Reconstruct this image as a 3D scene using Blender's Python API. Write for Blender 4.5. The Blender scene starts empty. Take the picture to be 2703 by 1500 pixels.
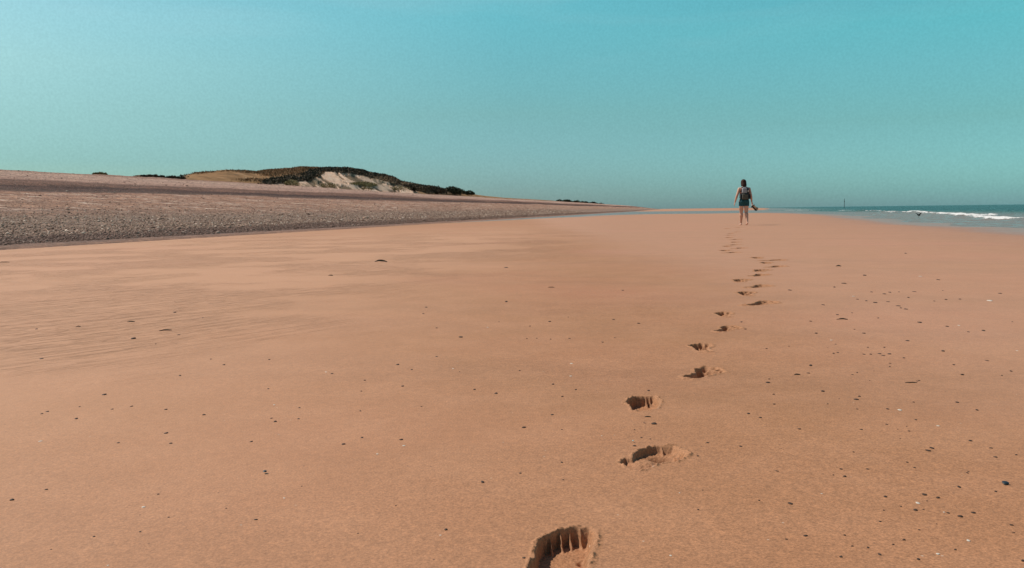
import bpy, bmesh, math, random
import numpy as np
from mathutils import Vector, Matrix, Euler
R = math.radians
rng = np.random.default_rng(7)
random.seed(7)
scene = bpy.context.scene
C = scene.collection

# ------------------------------------------------------------------ camera
F, W, H = 2300.0, 2703.0, 1500.0
CAM_H = 0.63
cd = bpy.data.cameras.new('camera')
cd.sensor_width = 36.0; cd.lens = 36.0*F/W; cd.clip_start = 0.05; cd.clip_end = 60000
cam = bpy.data.objects.new('camera', cd); C.objects.link(cam)
ROT = Matrix.Rotation(R(90-4.814), 4, 'X') @ Matrix.Rotation(R(-0.70), 4, 'Z')
cam.matrix_world = Matrix.Translation((0, 0, CAM_H)) @ ROT
scene.camera = cam
ROT3 = np.array(ROT.to_3x3())

# ------------------------------------------------------------------ world + sun
SUN_EL, SUN_AZ = 52.0, 20.0         # azimuth: degrees ahead of due left (-X)
sun_vec = Vector((-math.cos(R(SUN_AZ))*math.cos(R(SUN_EL)), math.sin(R(SUN_AZ))*math.cos(R(SUN_EL)), math.sin(R(SUN_EL))))
w = bpy.data.worlds.new('World'); scene.world = w; w.use_nodes = True
wt = w.node_tree; wt.nodes.clear()
def wn(t, **k):
    n = wt.nodes.new(t)
    for a, b in k.items(): setattr(n, a, b)
    return n
sky = wn('ShaderNodeTexSky', sky_type='NISHITA', sun_disc=False)
sky.sun_elevation = R(SUN_EL); sky.sun_rotation = R(-(90-SUN_AZ))
sky.air_density = 1.0; sky.dust_density = 1.0; sky.ozone_density = 1.0
geo = wn('ShaderNodeTexCoord')
sep = wn('ShaderNodeSeparateXYZ'); wt.links.new(geo.outputs['Generated'], sep.inputs[0])
def ramp(nt, stops, interp='LINEAR'):
    r = nt.nodes.new('ShaderNodeValToRGB'); r.color_ramp.interpolation = interp
    e = r.color_ramp.elements
    while len(e) > 1: e.remove(e[-1])
    for i, (p, c) in enumerate(stops):
        if i == 0: e[0].position = p; el = e[0]
        else: el = e.new(p)
        if not hasattr(c, '__len__'): c = (c, c, c)
        el.color = (c[0], c[1], c[2], 1)
    return r
#GRADE
SKY_L = [(0.0, (0.553, 0.842, 0.921)), (0.057, (0.477, 0.787, 0.845)), (0.1013, (0.623, 0.915, 0.849)), (0.1555, (0.834, 1.136, 0.948)), (0.201, (0.904, 1.264, 1.043)), (0.6, (0.42, 0.55, 0.6)), (1.0, (0.5, 0.55, 0.6))]
SKY_M = [(0.0, (0.548, 0.866, 1.097)), (0.0285, (0.472, 0.809, 1.006)), (0.109, (0.513, 0.887, 0.81)), (0.1703, (0.538, 1.093, 0.932)), (0.2214, (0.556, 1.306, 1.068)), (0.6, (0.42, 0.55, 0.6)), (1.0, (0.5, 0.55, 0.6))]
SKY_R = [(0.0, (0.601, 1.183, 1.509)), (0.0153, (0.518, 1.106, 1.384)), (0.0896, (0.499, 0.982, 0.926)), (0.1439, (0.529, 1.189, 1.032)), (0.1896, (0.507, 1.378, 1.119)), (0.6, (0.42, 0.55, 0.6)), (1.0, (0.5, 0.55, 0.6))]
rl, rm, rr = ramp(wt, SKY_L, 'B_SPLINE' if 0 else 'LINEAR'), ramp(wt, SKY_M), ramp(wt, SKY_R)
for q_ in (rl, rm, rr): wt.links.new(sep.outputs['Z'], q_.inputs[0])
azf = wn('ShaderNodeMapRange'); azf.inputs[1].default_value = -0.49; azf.inputs[2].default_value = 0.0
azf.interpolation_type = 'LINEAR'
wt.links.new(sep.outputs['X'], azf.inputs[0])
mx = wn('ShaderNodeMix', data_type='RGBA'); wt.links.new(azf.outputs[0], mx.inputs[0])
wt.links.new(rl.outputs[0], mx.inputs[6]); wt.links.new(rm.outputs[0], mx.inputs[7])
azg = wn('ShaderNodeMapRange'); azg.inputs[1].default_value = 0.0; azg.inputs[2].default_value = 0.49
wt.links.new(sep.outputs['X'], azg.inputs[0])
mx2 = wn('ShaderNodeMix', data_type='RGBA'); wt.links.new(azg.outputs[0], mx2.inputs[0])
wt.links.new(mx.outputs[2], mx2.inputs[6]); wt.links.new(rr.outputs[0], mx2.inputs[7])
mul = wn('ShaderNodeMix', data_type='RGBA', blend_type='MULTIPLY'); mul.inputs[0].default_value = 1
wt.links.new(sky.outputs[0], mul.inputs[6]); wt.links.new(mx2.outputs[2], mul.inputs[7])
# faint wisps of high cloud
cm = wn('ShaderNodeMapping'); cm.inputs['Scale'].default_value = (2.2, 2.2, 16); wt.links.new(geo.outputs['Generated'], cm.inputs[0])
cn = wn('ShaderNodeTexNoise'); cn.inputs['Scale'].default_value = 1.6; cn.inputs['Detail'].default_value = 7; wt.links.new(cm.outputs[0], cn.inputs[0])
cr = ramp(wt, [(0.0, 0), (0.53, 0), (0.75, .10), (1, .14)]); wt.links.new(cn.outputs[0], cr.inputs[0])
cz = wn('ShaderNodeMapRange'); cz.inputs[1].default_value = .12; cz.inputs[2].default_value = .26; wt.links.new(sep.outputs['Z'], cz.inputs[0])
cmul = wn('ShaderNodeMath', operation='MULTIPLY'); wt.links.new(cr.outputs[0], cmul.inputs[0]); wt.links.new(cz.outputs[0], cmul.inputs[1])
cmx = wn('ShaderNodeMix', data_type='RGBA'); wt.links.new(cmul.outputs[0], cmx.inputs[0])
wt.links.new(mul.outputs[2], cmx.inputs[6]); cmx.inputs[7].default_value = (7, 7.4, 7.4, 1)
gn = wn('ShaderNodeTexNoise'); gn.inputs['Scale'].default_value = 420; gn.inputs['Detail'].default_value = 1; wt.links.new(geo.outputs['Generated'], gn.inputs[0])
gr = wn('ShaderNodeMapRange'); gr.inputs[1].default_value = .25; gr.inputs[2].default_value = .75; gr.inputs[3].default_value = .955; gr.inputs[4].default_value = 1.045
wt.links.new(gn.outputs[0], gr.inputs[0])
gm = wn('ShaderNodeVectorMath', operation='SCALE'); wt.links.new(cmx.outputs[2], gm.inputs[0]); wt.links.new(gr.outputs[0], gm.inputs['Scale'])
bg = wn('ShaderNodeBackground'); bg.inputs[1].default_value = 0.10
wt.links.new(gm.outputs[0], bg.inputs[0])
wo = wn('ShaderNodeOutputWorld'); wt.links.new(bg.outputs[0], wo.inputs[0])

sl = bpy.data.lights.new('sun', 'SUN'); sl.energy = 4.2; sl.angle = R(0.5); sl.color = (1.0, .955, .88)
so = bpy.data.objects.new('sun', sl); C.objects.link(so)
so.rotation_euler = (-sun_vec).to_track_quat('-Z', 'Y').to_euler()
scene.view_settings.view_transform = 'Standard'; scene.view_settings.look = 'None'
scene.view_settings.exposure = 0; scene.view_settings.gamma = 1

# ------------------------------------------------------------------ helpers
def ray(px, py):
    d = ROT3 @ np.array([(px-W/2)/F, -(py-H/2)/F, -1.0]); return d
def at(px, py, z=0.0):
    d = ray(px, py); t = (z-CAM_H)/d[2]; return np.array([d[0]*t, d[1]*t, z])
def at_y(px, py, Y):
    d = ray(px, py); t = Y/d[1]; return np.array([d[0]*t, Y, CAM_H+d[2]*t])
def project(P):
    q = (P - np.array([0, 0, CAM_H])) @ ROT3
    return np.stack([W/2 + F*q[:, 0]/-q[:, 2], H/2 - F*q[:, 1]/-q[:, 2]], 1)

def sstep(a, b, x):
    t = np.clip((x-a)/(b-a), 0, 1); return t*t*(3-2*t)
def hsh(i, j, s):
    n = (i*374761393 + j*668265263 + s*2147483647) & 0xffffffff
    n = ((n ^ (n >> 13))*1274126177) & 0xffffffff
    return ((n ^ (n >> 16)) & 0xffff)/65535.0
def vnoise(x, y, s=0):
    x = np.asarray(x, float); y = np.asarray(y, float)
    xi = np.floor(x).astype(np.int64); yi = np.floor(y).astype(np.int64)
    fx = x-xi; fy = y-yi; fx = fx*fx*(3-2*fx); fy = fy*fy*(3-2*fy)
    a = hsh(xi, yi, s); b = hsh(xi+1, yi, s); c = hsh(xi, yi+1, s); d = hsh(xi+1, yi+1, s)
    return (a*(1-fx)+b*fx)*(1-fy)+(c*(1-fx)+d*fx)*fy - .5
def fbm(x, y, s=0, o=4):
    v = 0; a = 1.0
    for k in range(o):
        v = v + a*vnoise(x*2**k+k*17.3, y*2**k+k*9.1, s+k); a *= .5
    return v

def tag(o, label=None, cat=None, group=None, kind=None):
    if label: o['label'] = label
    if cat: o['category'] = cat
    if group: o['group'] = group
    if kind: o['kind'] = kind
    return o
def mesh_np(name, verts, faces, mat=None, parent=None, smooth=True, attrs=None, mats=None):
    """verts (n,3), faces (m,k) array or list of such arrays"""
    if not isinstance(faces, list): faces = [faces]
    me = bpy.data.meshes.new(name)
    verts = np.asarray(verts, dtype=np.float32)
    me.vertices.add(len(verts)); me.vertices.foreach_set('co', verts.ravel())
    loops = np.concatenate([np.asarray(f).ravel() for f in faces]).astype(np.int32)
    tot = np.concatenate([np.full(len(f), np.asarray(f).shape[1]) for f in faces]).astype(np.int32)
    start = np.concatenate([[0], np.cumsum(tot)[:-1]]).astype(np.int32)
    me.loops.add(len(loops)); me.loops.foreach_set('vertex_index', loops)
    me.polygons.add(len(tot)); me.polygons.foreach_set('loop_start', start)
    try: me.polygons.foreach_set('loop_total', tot)
    except Exception: pass
    me.update(calc_edges=True); me.validate()
    if smooth: me.polygons.foreach_set('use_smooth', np.ones(len(me.polygons), bool))
    for k, v in (attrs or {}).items():
        a = me.attributes.new(k, 'FLOAT', 'POINT'); a.data.foreach_set('value', np.asarray(v, np.float32))
    if mat: me.materials.append(mat)
    o = bpy.data.objects.new(name, me); C.objects.link(o)
    if parent: o.parent = parent
    return o
def grid_faces(nx, ny, keep=None):
    i, j = np.meshgrid(np.arange(nx-1), np.arange(ny-1), indexing='ij')
    if keep is not None: i = i[keep]; j = j[keep]
    i = i.ravel(); j = j.ravel(); a = i*ny+j
    return np.stack([a, a+ny, a+ny+1, a+1], 1)
def empty(name, loc, rz=0):
    o = bpy.data.objects.new(name, None); C.objects.link(o); o.location = loc; o.rotation_euler = (0, 0, rz)
    o.empty_display_size = .1
    return o

class NT:
    def __init__(s, name):
        s.m = bpy.data.materials.new(name); s.m.use_nodes = True; s.t = s.m.node_tree; s.t.nodes.clear()
        s.out = s.n('ShaderNodeOutputMaterial'); s.b = s.n('ShaderNodeBsdfPrincipled'); s.l(s.b.outputs[0], s.out.inputs[0])
        s.b.inputs['Specular IOR Level'].default_value = .3
    def n(s, t, **k):
        n = s.t.nodes.new(t)
        for a, b in k.items(): setattr(n, a, b)
        return n
    def l(s, a, b): s.t.links.new(a, b)
    def co(s, scale=(1, 1, 1), rot=(0, 0, 0), loc=(0, 0, 0), which='Object'):
        t = s.n('ShaderNodeTexCoord'); m = s.n('ShaderNodeMapping')
        m.inputs['Scale'].default_value = scale; m.inputs['Rotation'].default_value = rot; m.inputs['Location'].default_value = loc
        s.l(t.outputs[which], m.inputs[0]); return m.outputs[0]
    def rotco(s, ang, scale, loc=(0, 0, 0)):
        a = s.co(rot=(0, 0, ang)); m = s.n('ShaderNodeMapping'); m.inputs['Scale'].default_value = scale
        m.inputs['Location'].default_value = loc; s.l(a, m.inputs[0]); return m.outputs[0]
    def noise(s, co, sc, det=4, rough=.55, dist=0):
        t = s.n('ShaderNodeTexNoise'); s.l(co, t.inputs[0]); t.inputs['Scale'].default_value = sc
        t.inputs['Detail'].default_value = det; t.inputs['Roughness'].default_value = rough; t.inputs['Distortion'].default_value = dist
        return t.outputs[0]
    def ramp(s, f, st, i='LINEAR'):
        r = ramp(s.t, st, i); s.l(f, r.inputs[0]); return r.outputs[0]
    def mix(s, f, a, b, bt='MIX'):
        m = s.n('ShaderNodeMix', data_type='RGBA', blend_type=bt)
        for v, k in ((f, 0), (a, 6), (b, 7)):
            if hasattr(v, 'is_output'): s.l(v, m.inputs[k])
            else: m.inputs[k].default_value = v if k == 0 else (*v, 1)
        return m.outputs[2]
    def math(s, op, a, b=None, clamp=False):
        m = s.n('ShaderNodeMath', operation=op, use_clamp=clamp)
        for v, k in ((a, 0), (b, 1)):
            if v is None: continue
            if hasattr(v, 'is_output'): s.l(v, m.inputs[k])
            else: m.inputs[k].default_value = v
        return m.outputs[0]
    def rng(s, v, a, b, c=0, d=1, smooth=True):
        m = s.n('ShaderNodeMapRange'); 
        if smooth: m.interpolation_type = 'SMOOTHSTEP'
        s.l(v, m.inputs[0])
        for k, x in zip((1, 2, 3, 4), (a, b, c, d)): m.inputs[k].default_value = x
        return m.outputs[0]
    def attr(s, name): return s.n('ShaderNodeAttribute', attribute_name=name).outputs['Fac']
    def bump(s, h, strength=1, dist=.01, normal=None):
        b = s.n('ShaderNodeBump'); b.inputs['Strength'].default_value = strength; b.inputs['Distance'].default_value = dist
        s.l(h, b.inputs['Height'])
        if normal: s.l(normal, b.inputs['Normal'])
        return b.outputs[0]
    def set(s, **k):
        for a, v in k.items():
            i = s.b.inputs[a.replace('_', ' ')]
            if hasattr(v, 'is_output'): s.l(v, i)
            else: i.default_value = (*v, 1) if (hasattr(v, '__len__') and len(v) == 3 and i.type == 'RGBA') else v
        return s

def simple(name, col, rough=.7, var=.25, scale=12, spec=.3, bump=0, bdist=.004):
    m = NT(name); c = m.co(); n = m.noise(c, scale, 5)
    col = np.array(col)
    m.set(Base_Color=m.ramp(n, [(.3, tuple(col*(1-var))), (.7, tuple(np.minimum(1, col*(1+var))))]), Roughness=rough)
    m.b.inputs['Specular IOR Level'].default_value = spec
    if bump: m.set(Normal=m.bump(m.noise(c, scale*4, 4), bump, bdist))
    return m.m

# ------------------------------------------------------------------ materials of the setting
def sand_material():
    m = NT('sand')
    c = m.co()
    big = m.noise(c, .22, 3, .5)
    col = m.ramp(big, [(.3, (.398, .176, .090)), (.5, (.368, .172, .082)), (.7, (.418, .178, .096))])
    # long faint damp bands lying across the beach
    band = m.noise(m.rotco(R(12), (.16, 1.1, 1), (3, 1, 0)), 1.0, 5, .6, .3)
    col = m.mix(m.rng(band, .42, .66, 0, .32), col, (.275, .135, .070))
    mid = m.noise(c, 3.2, 5, .6)
    col = m.mix(m.rng(mid, .38, .68, 0, .42), col, (.450, .218, .115))
    grain = m.noise(c, 190, 3, .75)
    col = m.mix(.85, col, m.ramp(grain, [(.25, (.25, .25, .25)), (.5, (.5, .5, .5)), (.75, (.78, .76, .74))]), 'OVERLAY')
    g2 = m.noise(c, 42, 4, .7)
    col = m.mix(.42, col, m.ramp(g2, [(.25, (.32, .32, .32)), (.5, (.5, .5, .5)), (.75, (.7, .68, .66))]), 'OVERLAY')
    # brighter left side of the view painted in as a paler sand tint
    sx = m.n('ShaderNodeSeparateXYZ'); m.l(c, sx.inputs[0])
    dry = m.math('ADD', m.math('SUBTRACT', sx.outputs[0], m.math('MULTIPLY', sx.outputs[1], .12)), m.math('MULTIPLY', m.math('SUBTRACT', big, .5), 3.0))  # dry: weight of that painted brightness, growing to the left
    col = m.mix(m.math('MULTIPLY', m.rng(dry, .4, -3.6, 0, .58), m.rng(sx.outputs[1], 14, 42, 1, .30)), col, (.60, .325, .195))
    right_lift = m.math('ADD', sx.outputs[0], m.math('MULTIPLY', m.math('SUBTRACT', big, .5), 2.0))
    col = m.mix(m.rng(right_lift, .7, 2.6, 0, .30), col, (.58, .33, .23))  # brightness of the right-hand corners put into the colour as a lighter tint
    # shell grit, pale and dark specks
    v = m.n('ShaderNodeTexVoronoi'); m.l(c, v.inputs[0]); v.inputs['Scale'].default_value = 34
    sp = m.rng(v.outputs['Distance'], .05, .11, 1, 0)
    vs = m.n('ShaderNodeSeparateColor'); m.l(v.outputs['Color'], vs.inputs[0])
    col = m.mix(m.math('MULTIPLY', sp, m.rng(vs.outputs[0], .86, .90, 0, .75)), col, (.10, .055, .04))
    col = m.mix(m.math('MULTIPLY', sp, m.rng(vs.outputs[1], .93, .96, 0, .5)), col, (.65, .55, .44))
    wet = m.attr('wet')
    col = m.mix(m.math('MULTIPLY', wet, .55), col, (.26, .135, .095))
    # relief: slanting rill marks left by the backwash
    n0 = m.noise(m.rotco(R(-52), (.55, 7.5, 1)), 1.5, 4, .6, .35)
    saw = m.ramp(n0, [(.0, .5), (.40, .5), (.408, .9), (.44, .5), (.49, .5), (.498, 1), (.535, .5), (.57, .5), (.577, .95), (.61, .5), (1, .5)])
    mask = m.math('MULTIPLY', m.attr('ripple'), m.rng(m.noise(c, .55, 3), .42, .56))
    rill = m.math('MULTIPLY', saw, mask)
    lump = m.noise(c, 14, 4, .6)
    nb = m.bump(rill, 1.0, .015)
    nb = m.bump(lump, .30, .008, nb)
    nb = m.bump(m.noise(c, 55, 4, .7), .35, .004, nb)
    nb = m.bump(grain, .5, .0012, nb)
    rough = m.rng(m.math('ADD', wet, m.math('MULTIPLY', m.math('SUBTRACT', mid, .5), .5)), .1, 1, .72, .30)
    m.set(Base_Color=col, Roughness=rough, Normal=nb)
    m.b.inputs['Specular IOR Level'].default_value = .22
    return m.m
M_SAND = sand_material()

def shingle_material():
    m = NT('shingle')
    c = m.co()
    s = m.n('ShaderNodeSeparateXYZ'); m.l(c, s.inputs[0])
    u = m.math('SUBTRACT', s.outputs[0], m.math('MULTIPLY', s.outputs[1], .195))
    warp = m.noise(m.rotco(R(-79), (.04, .5, 1)), 1.0, 4, .6)
    u = m.math('ADD', u, m.math('MULTIPLY', m.math('SUBTRACT', warp, .5), 2.4))
    f = m.math('DIVIDE', m.math('ADD', u, 54), 42)          # u=-54 ->0, -12 ->1
    def U(x): return (x+54)/42
    col = m.ramp(f, [(U(-53), (0.389, 0.230, 0.170)), (U(-48.5), (0.291, 0.154, 0.102)), (U(-45), (0.454, 0.279, 0.205)), (U(-39.5), (0.400, 0.226, 0.162)), (U(-38.2), (0.168, 0.080, 0.052)),
                     (U(-36.9), (0.216, 0.104, 0.067)), (U(-36.2), (0.093, 0.043, 0.030)), (U(-34.6), (0.108, 0.053, 0.034)), (U(-33.9), (0.335, 0.167, 0.102)), (U(-28), (0.324, 0.167, 0.102)), (U(-24.5), (0.291, 0.158, 0.102)),
                     (U(-22.8), (0.281, 0.176, 0.122)), (U(-18.6), (0.271, 0.167, 0.118)), (U(-18), (0.136, 0.065, 0.043)), (U(-16.2), (0.151, 0.077, 0.052)), (U(-15.6), (0.249, 0.139, 0.095)), (U(-14), (0.291, 0.148, 0.091))])
    # pale sand streaks lying obliquely over the stones
    st = m.noise(m.rotco(R(-46.6), (.28, 4.2, 1), (2, 5, 0)), 1.0, 4, .65, .15)
    zone = m.math('MULTIPLY', m.rng(u, -35.2, -33.2), m.rng(u, -26.5, -23, 1, 0))
    col = m.mix(m.math('MULTIPLY', zone, m.rng(st, .56, .62, 0, .95)), col, (.74, .54, .42))
    # long bands parallel with the shore
    pb = m.noise(m.rotco(R(-79), (.05, 2.6, 1), (7, 2, 0)), 1.0, 5, .7)
    up = m.rng(u, -22, -27, .0, 1)
    col = m.mix(m.math('MULTIPLY', up, .75), col, m.ramp(pb, [(.3, (.27, .27, .27)), (.5, (.5, .5, .5)), (.7, (.70, .70, .70))]), 'OVERLAY')
    v = m.n('ShaderNodeTexVoronoi'); m.l(m.co((1, 1, .5)), v.inputs[0]); v.inputs['Scale'].default_value = 9
    vs = m.n('ShaderNodeSeparateColor'); m.l(v.outputs['Color'], vs.inputs[0])
    col = m.mix(.62, col, m.ramp(vs.outputs[0], [(0, (.22, .22, .22)), (.5, (.46, .46, .46)), (.9, (.68, .68, .68)), (1, (.92, .92, .9))]), 'OVERLAY')
    v2 = m.n('ShaderNodeTexVoronoi'); m.l(c, v2.inputs[0]); v2.inputs['Scale'].default_value = 2.6
    v2s = m.n('ShaderNodeSeparateColor'); m.l(v2.outputs['Color'], v2s.inputs[0])
    col = m.mix(.35, col, m.ramp(v2s.outputs[1], [(0, (.25, .25, .25)), (.6, (.5, .5, .5)), (1, (.75, .75, .75))]), 'OVERLAY')
    n = m.noise(c, 7, 6, .7)
    nb = m.bump(n, .9, .12)
    nb = m.bump(m.rng(v.outputs['Distance'], 0, .6, 1, 0), .7, .04, nb)
    m.set(Base_Color=col, Roughness=.85, Normal=nb)
    m.b.inputs['Specular IOR Level'].default_value = .25
    return m.m
M_SHINGLE = shingle_material()

def stone_material():
    m = NT('stone')
    g = m.n('ShaderNodeNewGeometry').outputs['Random Per Island']
    col = m.ramp(g, [(0, (0.108, 0.055, 0.035)), (.2, (0.238, 0.131, 0.086)), (.40, (0.346, 0.199, 0.130)), (.60, (0.412, 0.253, 0.174)), (.80, (0.487, 0.311, 0.217)), (.92, (0.585, 0.388, 0.276)), (.95, (0.887, 0.667, 0.512)), (1, (0.909, 0.703, 0.552))])
    m.set(Base_Color=m.mix(m.attr('tint'), col, (0.130, 0.061, 0.041)), Roughness=.75)
    return m.m
M_STONE = stone_material()

def water_material():
    m = NT('water')
    c = m.co()
    deep = m.attr('deep'); foam = m.attr('foam')
    col = m.ramp(deep, [(0, (.21, .17, .14)), (.2, (.12, .135, .115)), (.55, (.05, .105, .085)), (1, (.018, .075, .070))])
    n1 = m.noise(m.rotco(R(-70), (.35, 1.6, 1)), 1.3, 5, .6)
    col = m.mix(m.math('MULTIPLY', m.rng(n1, .45, .7, 0, .5), deep), col, (.07, .11, .085))
    fn = m.noise(m.rotco(R(-70), (.8, 2.2, 1)), 1.6, 6, .7)
    fm = m.rng(m.math('ADD', foam, m.math('MULTIPLY', m.math('SUBTRACT', fn, .5), 2.6)), .55, .74)
    fm = m.math('MULTIPLY', fm, m.rng(foam, .08, .3))
    col = m.mix(fm, col, (.72, .69, .65))
    amp = m.rng(deep, .0, .6, .30, 2.8)
    hgt = m.math('MULTIPLY', m.math('ADD', m.noise(m.rotco(R(-70), (.5, 1.4, 1)), 1.1, 6, .62), m.math('MULTIPLY', m.noise(c, .12, 3), 3)), amp)
    nb = m.bump(hgt, 1.0, .35)
    rough = m.math('ADD', m.math('MULTIPLY', fm, .6), m.math('ADD', m.rng(deep, 0, .5, .30, .24), m.rng(n1, .35, .65, -.08, .12)))
    m.set(Base_Color=col, Roughness=rough, Normal=nb)
    m.b.inputs['IOR'].default_value = 1.33
    m.b.inputs['Specular IOR Level'].default_value = .16
    return m.m
M_WATER = water_material()

# ------------------------------------------------------------------ the lie of the land
def poly_sd(P, X, Y):
    """signed distance to polygon, positive inside"""
    d = np.full(X.shape, 1e9); ins = np.zeros(X.shape, bool)
    n = len(P)
    for i in range(n):
        x0, y0 = P[i]; x1, y1 = P[(i+1) % n]
        ex, ey = x1-x0, y1-y0; L = ex*ex+ey*ey+1e-9
        t = np.clip(((X-x0)*ex+(Y-y0)*ey)/L, 0, 1)
        d = np.minimum(d, np.hypot(X-x0-t*ex, Y-y0-t*ey))
        c = ((y0 > Y) != (y1 > Y)) & (X < (x1-x0)*(Y-y0)/(y1-y0+1e-12)+x0)
        ins ^= c
    return np.where(ins, d, -d)
def line_d(P, X, Y):
    d = np.full(X.shape, 1e9)
    for i in range(len(P)-1):
        x0, y0 = P[i]; x1, y1 = P[i+1]; ex, ey = x1-x0, y1-y0; L = ex*ex+ey*ey+1e-9
        t = np.clip(((X-x0)*ex+(Y-y0)*ey)/L, 0, 1)
        d = np.minimum(d, np.hypot(X-x0-t*ex, Y-y0-t*ey))
    return d
K = .195
SEA = -0.06
edge_px = [(1460, 574.5), (1553, 569.5), (1623, 567.3), (1739, 565.5), (1850, 564.5), (1960, 563), (2050, 561.3), (2177, 564.5),
           (2278, 570), (2354, 579), (2430, 586), (2557, 594.5), (2703, 602)]
bar = [(-14.25+K*-30, -30.), (-14.25+K*20, 20.), (-14.2+K*50, 50.)] + [tuple(at(a, b, SEA*.5)[:2]) for a, b in edge_px] + [(11.5, 10.), (10.5, 0.), (9, -30)]
far_spit = [(38, 235), (52, 222), (70, 236), (74, 250), (100, 340), (250, 840), (900, 3000), (200, 3000), (150, 1000), (62, 420), (36, 260)]
def sand_z(X, Y):
    sd = poly_sd(bar, X, Y)
    wob = fbm(X*.35, Y*.35, 3, 3)*1.6*sstep(1, 6, X+K*0-2)     # ragged waterline on the seaward side
    sd1 = sd + wob*np.exp(-(sd/4)**2)
    sd2 = poly_sd(far_spit, X, Y)
    z1 = np.interp(sd1, [-60, -12, -3, -.8, 0, .8, 2.5, 6], [-1.6, -.45, -.2, -.10, -.062, -.03, -.008, 0])
    z2 = np.interp(sd2, [-60, -6, 0, 6, 30], [-1.6, -.3, -.06, .08, .25])
    z = np.maximum(z1, z2)
    z = z + .016*fbm(X*.22, Y*.22, 11, 3)*sstep(.5, 4, sd1)
    return z, sd1

# footprints: centre pixel, toe-out angle in degrees (right foot positive), side, length scale, depth, cell step
prints = [
 (1487, 1490,   9, 'L', 1.15, .046, .0015), (1727, 1210,  40, 'R', 1.00, .045, .0020), (1700, 1064,   3, 'L', .95, .045, .0025),
 (1853,  981,  38, 'R', 1.00, .045, .0035), (1856,  913,   6, 'L', .92, .044, .004), (1917,  864,  34, 'R', .95, .042, .005),
 (1914,  827,   8, 'L', .90, .044, .006), (2006,  799,  50, 'R', 1.05, .042, .006), (1972,  775,  12, 'L', .95, .044, .006),
 (2001,  756,  45, 'R', 1.05, .042, .0075), (1957,  741,  20, 'L', 1.0, .044, .0075), (2003,  727,  40, 'R', 1.0, .045, .0075),
 (2010,  715,  25, 'L', 1.1, .048, .0075), (2048,  704,  45, 'R', 1.1, .048, .01), (2024,  694,  15, 'L', .9, .045, .01),
 (2041,  687,  65, 'R', 1.2, .042, .01), (2000,  681,  10, 'L', 1.0, .05, .01), (1931,  667,  50, 'R', 1.1, .048, .01),
 (1915,  662,  15, 'L', 1.1, .048, .01), (1951,  656,  45, 'R', 1.15, .05, .01), (1920,  651,  10, 'L', 1.0, .045, .01),
 (1937,  647,  45, 'R', 1.15, .05, .01), (1941,  640,  20, 'L', 1.15, .05, .01), (1940,  633,  45, 'R', 1.2, .05, .01),
 (1926,  628,  15, 'L', 1.1, .05, .0125), (1925,  622,  40, 'R', 1.1, .05, .0125), (1929,  617,  15, 'L', 1.1, .05, .0125), (1946, 613, 30, 'R', 1.1, .05, .0125),
 (1920,  603,  15, 'L', 1.4, .055, .0125), (1950,  600.5, 40, 'R', 1.3, .055, .0125)]
TOEC = [(.098, .031, .0185), (.106, .0065, .0140), (.099, -.0135, .0130), (.083, -.030, .0120), (.062, -.043, .0120)]
SOLE = [(-.108, -.004), (-.100, -.024), (-.075, -.033), (-.035, -.036), (.010, -.041), (.040, -.050), (.062, -.053), (.078, -.040), (.088, -.020), (.094, .004), (.092, .030),
        (.080, .045), (.055, .048), (.025, .036), (-.010, .016), (-.045, .018), (-.080, .029), (-.102, .022)]
def TR(txt): return [tuple(at(1346+float(a.split(',')[0])*.3657, 977+float(a.split(',')[1])*.3657)[:2]) for a in txt.split()]
# the three nearest prints: outline on the ground, floor depth, lumps and hollows (point, radius, rise), walls between the toes
NEAR = {
 0: (TR('135,1430 150,1385 185,1345 198,1250 225,1212 270,1180 340,1152 400,1138 480,1130 580,1132 610,1150 622,1195 602,1260 578,1330 562,1420 560,1560 525,1650 430,1690 310,1670 205,1560 155,1480'), .035,
     [('310,1330', .012, -.007), ('515,1262', .007, -.010), ('400,1400', .030, .005), ('540,1440', .012, -.010), ('470,1410', .02, .006)], [('290,1180', .032), ('366,1158', .030), ('433,1143', .027), ('508,1138', .022)]),
 1: (TR('800,660 832,625 885,632 905,590 955,562 1020,545 1075,540 1180,538 1240,560 1290,595 1262,622 1200,650 1120,658 1060,668 1010,692 930,716 880,706 845,682'), .018,
     [('1075,590', .020, -.034), ('1140,590', .020, -.022), ('965,640', .036, .014), ('885,680', .014, -.016), ('1225,585', .010, -.010)], [('1100,552', .014)]),
 2: (TR('838,225 862,195 910,180 1040,180 1080,200 1086,228 1062,265 1000,282 930,284 892,282 876,250'), .034,
     [('1010,225', .012, .010), ('950,262', .02, .006), ('1040,262', .012, .006)], [('985,184', .020), ('1012,184', .018)])}
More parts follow.
